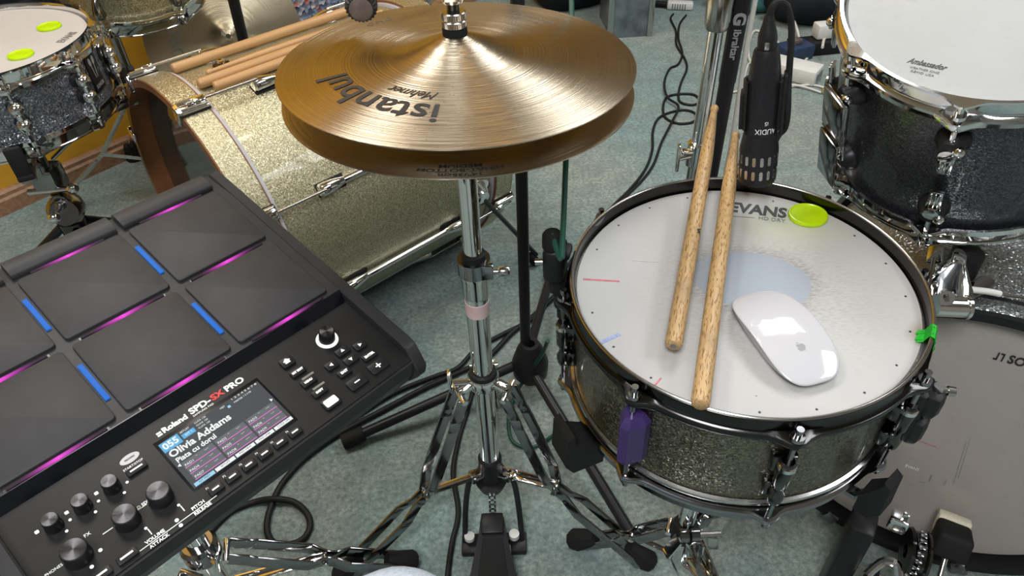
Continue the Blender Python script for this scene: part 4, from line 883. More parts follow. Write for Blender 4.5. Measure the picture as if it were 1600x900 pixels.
ob('screen_field', prism(new(), [(-0.1295, 0.0505), (-0.1270, 0.0520), (-0.1295, 0.0540)], ZS, ZS + 0.0002), 'lcd_white', scr, local=True)
ob('screen_field', prism(new(), [(-0.2195, 0.0470), (-0.2222, 0.0488), (-0.2195, 0.0506)], ZS, ZS + 0.0002), 'lcd_white', scr, local=True)
for x_, y_ in ((-0.02, 0.006), (-0.33, 0.006)): pass
# stand of the pad
PC = V(-0.455, 0.545, 0)
ps = thing('pad_stand', 'chrome double-braced stand with black rubber feet under the sampling pad', 'stand', loc=PC)
ob('tube', cyl(new(), PC + V(0, 0, 0.06), PC + V(0, 0, 0.585), 0.0145, seg=32), 'chrome', ps)
bm = new(); spin(bm, [(0.0147, 0), (0.024, 0), (0.026, 0.005), (0.026, 0.030), (0.021, 0.036), (0.0147, 0.036)], 32, Matrix.Translation(PC + V(0, 0, 0.165)), close=True); ob('leg_collar', bm, 'dark_chrome', ps)
bm = new(); cyl(bm, PC + V(0.014, -0.012, 0.185), PC + V(0.034, -0.028, 0.19), 0.005); bar(bm, PC + V(0.030, -0.026, 0.168), PC + V(0.040, -0.030, 0.215), 0.014, 0.004, (1, 0, 0), 0.002); ob('wing_bolt', bm, 'chrome', ps)
pf = px(632, 880, 0.015); az = math.atan2(pf.y - PC.y, pf.x - PC.x); rf = math.hypot(pf.x - PC.x, pf.y - PC.y)
for a_ in (az, az + rad(120), az - rad(120)): flat_leg(ps, PC, a_, 0.03, 0.165, 0.155, 0.085, rf, 0.018, 0.075, 0.018, gap=0.013, wd=0.023)
bm = new(); Mp = basis(PA, PB, PN, PM @ V(-0.20, 0.17, -0.0685)); box(bm, (0, 0, 0), (0.20, 0.16, 0.006), Mp, 0.002); cyl(bm, PC + V(0, 0, 0.575), Mp @ V(-0.02, 0.0, -0.001), 0.018); ob('mount_plate', bm, 'black_metal', ps)

# ================================================================== GOLD BASS DRUM
ba = V(0.744, 0.668, 0).normalized(); bmv = V(ba.y, -ba.x, 0); BM = basis(bmv, ba.cross(bmv), ba, -bmv * 1.30 + V(0, 0, 0.287))
bd = thing('bass_drum', 'gold sparkle bass drum lying beyond the hi-hat with chrome claws', 'drum', BM)
ob('shell', spin(new(), [(0.268, 0.400), (0.2765, 0.400), (0.2765, 0.872), (0.268, 0.872)], 128, close=True), 'gold_sparkle', bd, local=True)
def bd_hoop(t0, t1, s):
    ob('hoop', spin(new(), [(0.272, t0), (0.2865, t0), (0.2865, t1), (0.272, t1)], 128, close=True), 'hoop_wood', bd, local=True)
    ob('hoop_inlay', spin(new(), [(0.2866, t0 + 0.002), (0.2872, t0 + 0.0026), (0.2872, t1 - 0.0026), (0.2866, t1 - 0.002)], 128), 'gold_sparkle', bd, local=True)
bd_hoop(0.346, 0.396, 1); bd_hoop(0.876, 0.926, -1)
ob('head_collar', spin(new(), [(0.2768, 0.396), (0.2822, 0.397), (0.2822, 0.4035), (0.2768, 0.405)], 128), 'collar_grey', bd, local=True)
ob('head_collar', spin(new(), [(0.2768, 0.867), (0.2822, 0.869), (0.2822, 0.876), (0.2768, 0.877)], 128), 'collar_grey', bd, local=True)
ob('drum_head', spin(new(), [(0, 0.3845), (0.27, 0.3845), (0.2765, 0.397), (0.27, 0.397), (0, 0.386)], 96), 'clear_head', bd, local=True)
ob('drum_head', spin(new(), [(0, 0.8875), (0.27, 0.8875), (0.2765, 0.876), (0.27, 0.876), (0, 0.886)], 96), 'clear_head', bd, local=True)
tpl = {}
def place(nm, key, mk, mat, M, parent=bd):
    if (nm, key) not in tpl:
        o = ob(nm, mk(), mat, parent, local=True, M=M); tpl[(nm, key)] = o.data
    else: o = ob(nm, tpl[(nm, key)], mat, parent, local=True, M=M)
    return o
def claw_bm():
    bm = new(); box(bm, (0.2925, 0, 0.370), (0.0085, 0.026, 0.054), None, 0.0025); box(bm, (0.281, 0, 0.3435), (0.030, 0.022, 0.006), None, 0.002); box(bm, (0.299, 0, 0.384), (0.012, 0.014, 0.022), None, 0.003)
    for y in (-0.009, 0.009): cyl(bm, (0.297, y, 0.348), (0.297, y, 0.392), 0.0035, seg=12)
    return bm
def claw_pad(): return box(new(), (0.2885, 0, 0.370), (0.0022, 0.029, 0.056), None, 0.0006)
def rod_(): return cyl(new(), (0.3005, 0, 0.362), (0.3005, 0, 0.492), 0.0030, seg=12)
def lug_end():
    bm = new(); rings = []
    for z, w_, h_ in ((0.484, 0.010, 0.019), (0.487, 0.0125, 0.023), (0.497, 0.0125, 0.024), (0.512, 0.0115, 0.0215), (0.528, 0.0085, 0.018), (0.540, 0.0062, 0.0145)):
        rings.append([bm.verts.new((0.2770 + h_ * (0.5 + 0.5 * math.cos(a)) if True else 0, w_ * math.sin(a), z)) for a in [2 * PI * i / 20 for i in range(20)]])
    faces_grid(bm, rings); bm.faces.new(rings[0][::-1]); bm.faces.new(rings[-1]); return bm
def lug_gasket(): return box(new(), (0.2778, 0, 0.512), (0.0034, 0.0255, 0.058), None, 0.0015)
def lug_tube(): return cyl(new(), (0.2862, 0, 0.535), (0.2862, 0, 0.737), 0.0072, seg=18)
for k in range(8):
    th = rad(-(71 + 45 * k))
    for mir in (0, 1):
        M = xzrot(th) @ (Matrix.Translation((0, 0, 1.272)) @ Matrix.Diagonal((1, 1, -1, 1)) if mir else Matrix.Identity(4))
        c_ = place('claw', mir, claw_bm, 'chrome', M); place('claw_gasket', mir, claw_pad, 'rubber', M); place('tension_rod', mir, rod_, 'steel', M)
        place('lug', mir, lug_end, 'chrome', M); place('lug_gasket', mir, lug_gasket, 'rubber', M)
    place('lug_tube', 0, lug_tube, 'chrome', xzrot(th))
Mv = xzrot(rad(-95)) @ Matrix.Translation((0.2765, 0, 0.484)) @ Matrix.Rotation(rad(90), 4, 'Y')
ob('vent_plate', spin(new(), [(0.004, 0), (0.017, 0), (0.017, 0.003), (0.013, 0.0045), (0.004, 0.005)], 8, Mv, close=True), 'black_nickel', bd, local=True, ang=20)
ob('vent_grommet', spin(new(), [(0.003, 0.0045), (0.008, 0.0045), (0.0075, 0.0085), (0.003, 0.0095)], 24, Mv, close=True), 'chrome', bd, local=True)
# spur near the far hoop
def bcyl(th, r, t): return BM @ V(r * math.cos(rad(-th)), r * math.sin(rad(-th)), t)
bm = new(); Msp = BM @ xzrot(rad(8)) @ Matrix.Translation((0.277, 0, 0.83)) @ Matrix.Rotation(rad(90), 4, 'Y'); spin(bm, [(0, 0), (0.036, 0), (0.036, 0.004), (0.024, 0.010), (0.016, 0.022), (0, 0.024)], 28, Msp); cyl(bm, Msp @ V(0.004, -0.022, 0.010), Msp @ V(0.02, -0.05, 0.03), 0.005); bar(bm, Msp @ V(0.012, -0.035, 0.030), Msp @ V(0.028, -0.060, 0.028), 0.015, 0.005); spo = ob('spur_bracket', bm, 'chrome', bd)
s0 = Msp @ V(0, 0, 0.018); s1_ = px(838, 398, 0.03); bm = new(); cyl(bm, s0, s1_, 0.0055); ob('spur_leg', bm, 'black_nickel', spo)
bm = new(); spin(bm, [(0, 0), (0.009, 0), (0.012, 0.012), (0.008, 0.04), (0, 0.04)], 16, p0=V(s1_.x, s1_.y, 0.0) + (s1_ - s0).normalized() * 0.0, d=(s0 - s1_)); mn = min(v.co.z for v in bm.verts)
for v in bm.verts: v.co.z -= min(mn, 0)
ob('rubber_tip', bm, 'rubber', spo)
# sticks on the bass drum
def top_pt(u, v, r=0.285):                         # point just above the shell under a pixel
    o = CAM - (-bmv * 1.30 + V(0, 0, 0.287)); d = CR @ V((u - 800) / FOC, (v - 450) / FOC, 1.0)
    a_, b_, c_ = d.dot(bmv) ** 2 + d.z ** 2, 2 * (d.dot(bmv) * o.dot(bmv) + d.z * o.z), o.dot(bmv) ** 2 + o.z ** 2 - r * r
    t_ = (-b_ - math.sqrt(max(0, b_ * b_ - 4 * a_ * c_))) / (2 * a_); return CAM + d * t_
def bstick(th, t0, t1, name, mat, label, rmax, **kw): return stick(name, bcyl(th, 0.2765 + rmax + 0.0008, t0), bcyl(th + kw.pop('tw', 0), 0.2765 + rmax + 0.0008, t1), mat, label, 'sticks resting on the gold bass drum', rmax, **kw)
bstick(103, 0.408, 0.86, 'wooden_dowel', 'stick_maple', 'long plain wooden dowel along the top of the gold bass drum', 0.0095, blunt=True, cat='dowel')
bstick(81.8, 0.410, 0.80, 'drumstick', 'stick_maple', 'thicker pale drumstick with a grooved rounded butt lying on the gold bass drum', 0.0092, tw=1)
bstick(77.6, 0.428, 0.81, 'drumstick', 'stick_maple', 'pale drumstick wedged beside the chrome lug on the gold bass drum', 0.0086, tw=1)
o_ = bstick(88.0, 0.83, 0.440, 'drumstick', 'stick_maple', 'slim pale drumstick with its tip towards the near hoop of the gold bass drum', 0.0070)

# ================================================================== GRAPHITE SNARE (back left)
GC = V(-0.918, 1.267, 0.641); GM = Matrix.Translation(GC)
gs = thing('snare_drum', 'graphite sparkle snare drum with chrome hoops and two green gels on its head', 'drum', GM)
NG = 10; goff = rad(-52.8)
ob('shell', spin(new(), [(0.1715, -0.018), (0.1776, -0.016), (0.1776, -0.124), (0.1715, -0.124)], 96, close=True), 'graphite_sparkle', gs, local=True)
ob('drum_head', spin(new(), [(0, -0.0075), (0.165, -0.0075), (0.175, -0.0095), (0.1785, -0.019), (0.1785, -0.022), (0.17, -0.021), (0, -0.009)], 96), 'grey_head', gs, local=True)
ob('top_hoop', hoop_bm(0.1790, 0.030, 0.0024, NG, goff, 'tri'), 'chrome', gs, local=True)
ob('bottom_hoop', hoop_bm(0.1790, 0.030, 0.0024, NG, goff, 'tri', sgn=-1, M=Matrix.Translation((0, 0, -0.146))), 'chrome', gs, local=True)
ob('resonant_head', spin(new(), [(0, -0.1345), (0.17, -0.1345), (0.1770, -0.125), (0.1770, -0.122), (0, -0.133)], 64), 'grey_head', gs, local=True)
def lug10():
    bm = new()
    for z in (-0.056, -0.086): ball(bm, (0.1945, 0, z), 0.0122, 18, 12); cyl(bm, (0.1776, 0, z), (0.1935, 0, z), 0.0062)
    cyl(bm, (0.1935, 0, -0.0865), (0.1935, 0, -0.0555), 0.0062); cyl(bm, (0.1935, 0, -0.040), (0.1935, 0, -0.102), 0.0045); return bm
def pad10():
    bm = new()
    for z in (-0.056, -0.086): spin(bm, [(0, -0.002), (0.0125, -0.002), (0.0125, 0.002), (0.009, 0.0045), (0, 0.0045)], 20, Matrix.Translation((0.1776, 0, z)) @ Matrix.Rotation(rad(90), 4, 'Y'))
    return bm
for k in range(NG):
    M = xzrot(goff + 2 * PI * k / NG)
    place('lug', 'g', lug10, 'chrome', M, gs); place('lug_gasket', 'g', pad10, 'black_metal', M, gs)
    place('tension_rod', 'gt', lambda: rod_bm((0.1935, 0, -0.018), (0.1935, 0, -0.044), (0, 0, 1), head=True), 'chrome', M, gs); place('tension_rod', 'gb', lambda: rod_bm((0.1935, 0, -0.128), (0.1935, 0, -0.098), (0, 0, -1), head=True), 'chrome', M, gs)
ab = rad(1.0); Mb2 = basis(V(-math.sin(ab), math.cos(ab), 0), V(0, 0, 1), V(math.cos(ab), math.sin(ab), 0), L(ab, 0.1776, -0.066))
bg = ob('badge', prism(new(), rrect(-0.019, 0.019, -0.034, 0.034, 0.003), -0.0006, 0.0016, Mb2, 0.0005), 'black_plastic', gs, local=True)
bm = new()
for x, a_ in ((-0.005, 0.12), (0.005, -0.12)):
    Mm = Mb2 @ Matrix.Translation((x, 0.008, 0.0016)) @ xzrot(a_); spin(bm, [(0, 0.0004), (1, 0.0004), (1, 0)], 20, Mm @ Matrix.Translation((0, 0.012, 0)) @ Matrix.Diagonal((0.0042, 0.0075, 1, 1))); box(bm, (0, -0.006, 0.0002), (0.0016, 0.024, 0.0004), Mm)
ob('emblem', bm, 'silver_print', gs, local=True)
text('SONOR', 0.0095, 'silver_print', gs, Mb2 @ Matrix.Translation((0, -0.024, 0.0017)), bold=0.0003, width=0.030)
ev = px(105, 58, 0.634) - GC; ed = (px(116, 50, 0.634) - px(94, 66, 0.634)).normalized()
text('EVANS', 0.020, 'grey_print', gs, basis(ed, V(-ed.y, ed.x, 0), V(0, 0, 1), V(ev.x, ev.y, -0.0072)), bold=0.0006, width=0.046)
# throw-off at the right side
a_ = rad(30); Mth = xzrot(a_); bm = new(); box(bm, (0.188, 0, -0.088), (0.020, 0.034, 0.060), None, 0.005); box(bm, (0.200, 0.002, -0.115), (0.022, 0.028, 0.034), None, 0.006); ob('strainer', bm, 'black_plastic', gs, local=True, M=Mth)
for q, lb in (((77.5, 43), 'farther of the two green gel dampers on the graphite snare head'), ((33, 87), 'nearer of the two green gel dampers on the graphite snare head')):
    p = px(*q, 0.6336); gel('gel_damper', (p.x, p.y, 0.6338), (0, 0, 1), 0.021, 0.021, 0, lb)

gst = thing('snare_stand', 'chrome and black snare stand under the graphite snare drum', 'stand', loc=(GC.x, GC.y, 0))
G0 = V(GC.x, GC.y, 0)
ob('tube', cyl(new(), G0 + V(0, 0, 0.06), G0 + V(0, 0, 0.40), 0.0125), 'black_metal', gst)
bm = new(); spin(bm, [(0, -0.03), (0.026, -0.03), (0.034, -0.012), (0.034, 0.012), (0.026, 0.03), (0, 0.03)], 24, p0=G0 + V(0.02, -0.025, 0.30), d=(0.4, -1, 0.3)); box(bm, tuple(G0 + V(0, 0, 0.36)), (0.05, 0.05, 0.055), None, 0.008); cyl(bm, G0 + V(0, -0.01, 0.38), G0 + V(0.01, -0.02, 0.455), 0.017); ob('tilter', bm, 'dark_chrome', gst)
bm = new(); cyl(bm, G0 + V(0.02, -0.04, 0.31), G0 + V(0.035, -0.085, 0.325), 0.006); ball(bm, G0 + V(0.036, -0.09, 0.325), 0.012); ball(bm, G0 + V(0.05, -0.02, 0.345), 0.012); cyl(bm, G0 + V(-0.04, -0.02, 0.34), G0 + V(0.06, -0.02, 0.345), 0.006); ob('clamp_bolts', bm, 'chrome', gst)
for aa in (rad(-62), rad(30), rad(165)):
    d = L(aa, 1, 0); s = V(-d.y, d.x, 0); bm = new(); e0 = G0 + d * 0.02 + V(0, 0, 0.445); e1 = G0 + d * 0.205 + V(0, 0, 0.470)
    for o_s in (-0.008, 0.008): bar(bm, e0 + s * o_s, e1 + s * o_s, 0.0045, 0.012, (0, 0, 1), 0.001)
    bar(bm, e1 - s * 0.012, e1 + s * 0.012, 0.012, 0.012, (0, 0, 1), 0.001); bar(bm, e0 + V(0, 0, -0.05), e0 + d * 0.09 + V(0, 0, 0.004), 0.014, 0.005, (0, 0, 1), 0.001)
    arm = ob('basket_arm', bm, 'dark_chrome', gst); bm = new(); Mr = basis(d, s, V(0, 0, 1), G0 + d * 0.212 + V(0, 0, 0.49)); box(bm, (-0.008, 0, -0.010), (0.046, 0.026, 0.010), Mr, 0.003); box(bm, (0.006, 0, 0.016), (0.012, 0.026, 0.060), Mr, 0.004); ob('rubber_grip', bm, 'rubber', arm)
bm = new(); spin(bm, [(0.0126, 0), (0.026, 0), (0.026, 0.03), (0.0126, 0.034)], 20, Matrix.Translation(G0 + V(0, 0, 0.225)), close=True); ob('leg_collar', bm, 'black_nickel', gst)
for aa in (rad(-55), rad(65), rad(185)):
    d = L(aa, 1, 0); bm = new(); cyl(bm, G0 + d * 0.025 + V(0, 0, 0.24), G0 + d * 0.30 + V(0, 0, 0.02), 0.0095); bar(bm, G0 + d * 0.012 + V(0, 0, 0.09), G0 + d * 0.17 + V(0, 0, 0.115), 0.014, 0.004); lg = ob('leg', bm, 'black_metal', gst)
    bm = new(); spin(bm, [(0, 0), (0.013, 0), (0.015, 0.02), (0.011, 0.05), (0, 0.05)], 14, p0=G0 + d * 0.318 + V(0, 0, 0.003), d=-d * 0.275 + V(0, 0, 0.22)); mn = min(v.co.z for v in bm.verts)
    for v in bm.verts: v.co.z -= min(mn, 0)
    ob('rubber_foot', bm, 'rubber', lg)

# ================================================================== GOLD TOM ON ITS STAND (top left)
TB = pd(212, -4, 1.70); TNv = V(0.10, -0.20, 1).normalized(); TDp = 0.22
GT = upz(TNv, TB + TNv * TDp)
gt = thing('tom_drum', 'gold sparkle tom seen from below its chrome bottom hoop, at the upper left', 'drum', GT)
def simple_tom(parent, R, D, nl, off, wrap, headm, hoopm='chrome', hoop_h=0.026):
    ob('shell', spin(new(), [(R - 0.007, -0.016), (R - 0.001, -0.014), (R - 0.001, -D + 0.014), (R - 0.007, -D + 0.016)], 96, close=True), wrap, parent, local=True)
    ob('drum_head', spin(new(), [(0, -0.0075), (R - 0.014, -0.0075), (R - 0.004, -0.009), (R, -0.017), (R, -0.019), (R - 0.01, -0.018), (0, -0.009)], 96), headm, parent, local=True)
    ob('resonant_head', spin(new(), [(0, -D + 0.0075), (R - 0.014, -D + 0.0075), (R, -D + 0.017), (R - 0.01, -D + 0.018), (0, -D + 0.009)], 96), 'coated_head', parent, local=True)
    ob('top_hoop', hoop_bm(R + 0.0005, hoop_h, 0.0024, nl, off, 'tri'), hoopm, parent, local=True)
    ob('bottom_hoop', hoop_bm(R + 0.0005, hoop_h, 0.0024, nl, off, 'tri', sgn=-1, M=Matrix.Translation((0, 0, -D))), hoopm, parent, local=True)
simple_tom(gt, 0.1525, TDp, 6, rad(-95), 'gold_sparkle', 'coated_head', 'chrome', 0.036)
def tom_lug(R):
    bm = new(); rings = []
    for z, w_, h_ in ((0.019, 0.007, 0.010), (0.016, 0.0105, 0.019), (0.006, 0.011, 0.022), (-0.008, 0.009, 0.018), (-0.022, 0.006, 0.011), (-0.027, 0.004, 0.005)):
        rings.append([bm.verts.new((R - 0.001 + h_ * (0.5 + 0.5 * math.cos(a)), w_ * math.sin(a), z)) for a in [2 * PI * i / 18 for i in range(18)]])
    faces_grid(bm, rings); bm.faces.new(rings[0][::-1]); bm.faces.new(rings[-1]); return bm
for k in range(6):
    M = xzrot(rad(-95 + 60 * k))
    place('lug', 'gtl', lambda: tom_lug(0.1525), 'dark_chrome', M @ Matrix.Translation((0, 0, -0.062)), gt)
    place('lug', 'gtl', lambda: tom_lug(0.1525), 'dark_chrome', M @ Matrix.Translation((0, 0, -TDp + 0.062)) @ Matrix.Diagonal((1, 1, -1, 1)), gt)
    place('tension_rod', 'gtr', lambda: rod_bm((0.1645, 0, -0.014), (0.1645, 0, -0.05), (0, 0, 1)), 'chrome', M, gt)
    place('tension_rod', 'gtb', lambda: rod_bm((0.1645, 0, -TDp + 0.014), (0.1645, 0, -TDp + 0.05), (0, 0, -1)), 'chrome', M, gt)
ft = px(204, 243, 0.0) + E2 * 0.03
T0 = V(ft.x, ft.y, 0) + E2 * 0.27 - E1 * 0.03
ts = thing('tom_stand', 'chrome tom stand with a black rubber foot by the wooden baseboard', 'stand', loc=T0)
ob('tube', cyl(new(), T0 + V(0, 0, 0.08), T0 + V(0, 0, 0.55), 0.013), 'dark_chrome', ts)
bm = new(); cyl(bm, T0 + V(0, 0, 0.54), TB + TNv * 0.11 - (TB - T0).normalized() * 0.16, 0.010); ob('tom_arm', bm, 'chrome', ts)
bm = new(); spin(bm, [(0.0131, 0), (0.024, 0), (0.024, 0.03), (0.0131, 0.034)], 20, Matrix.Translation(T0 + V(0, 0, 0.28)), close=True); ob('leg_collar', bm, 'black_plastic', ts)
az0 = math.atan2(ft.y - T0.y, ft.x - T0.x); r_ = math.hypot(ft.x - T0.x, ft.y - T0.y)
for k_ in range(3):
    leg = flat_leg(ts, T0, az0 + rad((0, 60, -97)[k_]), 0.028, 0.285, 0.14, 0.15, r_ - 0.006, 0.05, 0.11, 0.016, gap=0.008, wd=0.010, mat='steel', foot=False)
    d = L(az0 + rad((0, 60, -97)[k_]), 1, 0); bm = new(); spin(bm, [(0, 0), (0.025, 0), (0.027, 0.006), (0.021, 0.040), (0.019, 0.048), (0, 0.048)], 10, Matrix.Translation(T0 + d * r_)); ob('rubber_foot', bm, 'rubber', leg, ang=20)

# ================================================================== CYMBALS LEANING AT THE WALL, POLE, RAG RUG
def leaning(p, nrm, R, label, txt, mat='bronze_old', spin_a=0.0):
    pr = cymbal_prof(R, R * 0.10, R * 0.24, R * 0.085); M = upz(nrm, p) @ xzrot(spin_a)
    c_ = thing('crash_cymbal', label, 'cymbal', M, group='cymbals leaning at the yellow wall')
    ob('cymbal_plate', spin(new(), pr, 112, close=True), mat, c_, local=True, ang=60)
    if txt: arc_text(txt, R * 0.24, R * 0.62, rad(0), 'grey_print', c_, pr, out=False, width=R * 0.8)
    return c_
cn = (CAM - pd(352, 60, 2.1)).normalized(); cn = (cn + V(0.12, 0.05, 0.05)).normalized()
leaning(pd(354, 58, 1.97), cn, 0.205, 'large pale bronze cymbal with script lettering leaning behind the gold bass drum', 'istanbul', spin_a=rad(196))
leaning(pd(342, 46, 2.06), (cn + V(0.05, 0, 0.05)).normalized(), 0.20, 'bronze cymbal mostly hidden behind the lettered leaning cymbal', None, 'bronze')
pp = pd(378, 60, 1.72)
rs = thing('cymbal_stand', 'thin black stand pole in front of the leaning cymbals', 'stand', loc=(pp.x, pp.y, 0))
P_ = V(pp.x, pp.y, 0); tp_ = pd(362, -12, 1.60)
bm = new(); cyl(bm, pd(388, 96, 1.80), tp_ + (tp_ - pd(388, 96, 1.80)) * 2.2, 0.0125); ob('pole', bm, 'black_metal', rs)
e_ = pd(388, 96, 1.80); bm = new(); cyl(bm, e_, V(e_.x, e_.y, 0.10), 0.0125); ob('lower_tube', bm, 'black_metal', rs)
for k_ in range(3):
    d = L(rad(50 + 120 * k_), 1, 0); bm = new(); cyl(bm, V(e_.x, e_.y, 0.13), V(e_.x, e_.y, 0.012) + d * 0.16, 0.007); ob('leg', bm, 'black_metal', rs)
rc = pd(502, -4, 2.25)
bm = new(); nu, nv = 60, 24; rings = []
for i in range(nu):
    t_ = i / (nu - 1); rr = 0.075 * (1 if 0.03 < t_ < 0.97 else 0.8); c = V(rc.x, rc.y, 0) + V(0.65, 0.76, 0) * (t_ - 0.5) * 0.46
    rings.append([])
    for j in range(nv):
        a = 2 * PI * j / nv; r2 = rr * (1 + 0.07 * random.uniform(-1, 1)); rings[-1].append(bm.verts.new(c + V(0.76 * math.cos(a) * r2, -0.65 * math.cos(a) * r2, rc.z + 1.6 * math.sin(a) * r2)))
faces_grid(bm, rings); bm.faces.new(rings[0][::-1]); bm.faces.new(rings[-1])
solo('rag_rug', bm, 'rag', 'multicoloured rag rug bundle behind the gold bass drum', 'rug', base=V(rc.x, rc.y, rc.z - 0.13), ang=80)
bc = V(rc.x, rc.y, 0); zb = rc.z - 0.125
bm = new(); Mr = basis(E1, -E2, V(0, 0, 1), bc); box(bm, (0, 0, zb / 2), (0.40, 0.15, zb - 0.004), Mr, 0.006); solo('storage_box', bm, 'bag_black', 'dark box under the rag rug by the yellow wall', 'box', base=bc)

# ================================================================== RACK TOM (right)
TMt = upz((-0.29, -0.28, 1), (0.520, 0.750, 0.852))
rt = thing('tom_drum', 'black sparkle rack tom with white coated head at the upper right', 'drum', TMt)
RD = 0.232; RO = rad(-123)
simple_tom(rt, 0.1530, RD, 8, RO, 'black_sparkle', 'coated_head', 'chrome', 0.030)
def round_lug():
    bm = new(); R = 0.1525; spin(bm, [(0, -0.001), (0.017, -0.001), (0.017, 0.003), (0.013, 0.010), (0.010, 0.017), (0, 0.018)], 24, Matrix.Translation((R, 0, 0)) @ Matrix.Rotation(rad(90), 4, 'Y')); return bm
def lug_key():
    bm = new(); R = 0.1525; spin(bm, [(0, 0), (0.0085, 0), (0.0085, 0.003), (0, 0.004)], 20, Matrix.Translation((R + 0.0165, 0, -0.007)) @ Matrix.Rotation(rad(90), 4, 'Y'))
    prism(bm, [(-0.0085, -0.008), (0.0085, -0.008), (0.0068, -0.040), (-0.0068, -0.040)], 0.0, 0.004, basis(V(0, 1, 0), V(0, 0, 1), V(1, 0, 0), (R + 0.0105, 0, 0)), 0.001)
    for y in (-0.0045, 0.0, 0.0045): box(bm, (R + 0.0150, y, -0.026), (0.0026, 0.0016, 0.024), None, 0.0005)
    ball(bm, (R + 0.0165, 0.009, 0.001), 0.0062, 12, 8); return bm
for k in range(8):
    M = xzrot(RO + PI / 4 * k)
    up = place('lug', 'r1', round_lug, 'black_metal', M @ Matrix.Translation((0, 0, -0.060)), rt); place('lug_plate', 'r2', lug_key, 'chrome', M @ Matrix.Translation((0, 0, -0.060)), rt)
    Ml = M @ Matrix.Translation((0, 0, -RD + 0.060)) @ Matrix.Diagonal((1, 1, -1, 1))
    place('lug', 'r1', round_lug, 'black_metal', Ml, rt); place('lug_plate', 'r2', lug_key, 'dark_chrome', Ml, rt)
    place('tension_rod', 'r3', lambda: rod_bm((0.1655, 0, -0.015), (0.1655, 0, -0.056), (0, 0, 1)), 'chrome', M, rt); place('tension_rod', 'r4', lambda: rod_bm((0.1655, 0, -RD + 0.015), (0.1655, 0, -RD + 0.056), (0, 0, -1)), 'chrome', M, rt)
TI = TMt.inverted()
def on_tom(u, v):
    d = CR @ V((u - 800) / FOC, (v - 450) / FOC, 1.0); n_ = TMt.col[2].to_3d(); o = TMt @ V(0, 0, -0.0074); t_ = (o - CAM).dot(n_) / d.dot(n_); q = TI @ (CAM + d * t_); return V(q.x, q.y, -0.0072)
q0, q1 = on_tom(1418, 94), on_tom(1479, 107); dx = (q1 - q0).normalized(); Mtx = basis(dx, V(-dx.y, dx.x, 0), V(0, 0, 1), (q0 + q1) / 2)
text('Ambassador', 0.0105, 'black_print', rt, Mtx, shear=0.4, width=(q1 - q0).length, bold=0.0002)
text('WEATHER KING', 0.0042, 'grey_print', rt, Mtx @ Matrix.Translation((0.001, -0.0085, 0)), width=(q1 - q0).length * 0.75)
text('REMO USA', 0.0042, 'grey_print', rt, Mtx @ Matrix.Translation((0.001, -0.0135, 0)), width=(q1 - q0).length * 0.6)
# side bracket (left of the shell): a chrome suspension plate with rubber
aL = RO - PI / 4; Ms = xzrot(aL); bm = new(); box(bm, (0.176, 0, -0.085), (0.010, 0.046, 0.060), None, 0.004); box(bm, (0.182, 0.002, -0.155), (0.006, 0.040, 0.075), None, 0.004); cyl(bm, (0.174, -0.02, -0.118), (0.174, 0.02, -0.118), 0.006); cyl(bm, (0.174, -0.02, -0.165), (0.174, 0.02, -0.165), 0.006); ob('suspension_bracket', bm, 'dark_chrome', rt, local=True, M=Ms)

# ================================================================== KICK DRUM (right)
kh = V(math.cos(rad(-30)), math.sin(rad(-30)), 0); kn = V(kh.y, -kh.x, 0); KC = V(0.595, 0.598, 0.265)   # kn points to the drummer
KM = basis(kh, V(0, 0, 1), kh.cross(V(0, 0, 1)), KC)
kd = thing('bass_drum', 'silver sparkle bass drum with grey front-facing head and black hoop, at the right', 'drum', KM)
sg = 1 if (kh.cross(V(0, 0, 1))).dot(kn) > 0 else -1
def kz(t): return sg * t
ob('shell', spin(new(), [(0.238, kz(-0.045)), (0.2455, kz(-0.045)), (0.2455, kz(-0.40)), (0.238, kz(-0.40))], 112, close=True), 'silver_sparkle', kd, local=True)
for t0, t1 in ((0.0, -0.040), (-0.405, -0.445)): ob('hoop', spin(new(), [(0.2435, kz(t0)), (0.2555, kz(t0)), (0.2555, kz(t1)), (0.2435, kz(t1))], 112, close=True), 'black_plastic', kd, local=True)
ob('hoop_inlay', spin(new(), [(0.2556, kz(-0.008)), (0.2560, kz(-0.009)), (0.2560, kz(-0.031)), (0.2556, kz(-0.032))], 112), 'silver_sparkle', kd, local=True)
ob('drum_head', spin(new(), [(0, kz(-0.018)), (0.15, kz(-0.018)), (0.232, kz(-0.0185)), (0.2425, kz(-0.030)), (0.2425, kz(-0.040)), (0.236, kz(-0.040)), (0, kz(-0.0205))], 112), 'kick_head', kd, local=True)
ob('resonant_head', spin(new(), [(0, kz(-0.427)), (0.232, kz(-0.427)), (0.2425, kz(-0.415)), (0.236, kz(-0.405)), (0, kz(-0.424))], 96), 'kick_head', kd, local=True)
KI = KM.inverted(); kn_ = KM.to_3x3() @ V(0, 0, sg)
def on_kick(u, v):
    d = CR @ V((u - 800) / FOC, (v - 450) / FOC, 1.0); o = KM @ V(0, 0, kz(-0.0172)); t_ = (o - CAM).dot(kn_) / d.dot(kn_); q = KI @ (CAM + d * t_); return V(q.x, q.y, kz(-0.0172))
q0 = on_kick(1556, 556); q1 = on_kick(1600, 568); dx = (q1 - q0).normalized(); zz = V(0, 0, sg); Mk = basis(dx, zz.cross(dx), zz, q0)
text('SONOR', 0.019, 'black_print', kd, Mk @ Matrix.Translation((0.0135, 0, 0)), align='LEFT', bold=0.0005, width=0.052)
bm = new()
for x, s_ in ((0.002, -1), (0.008, 1)): box(bm, (x, 0.0, 0.0), (0.0018, 0.013, 0.0004), Mk); box(bm, (x - 0.0016, 0.0052 * s_, 0.0), (0.004, 0.0024, 0.0004), Mk)
ob('emblem', bm, 'black_print', kd, local=True)
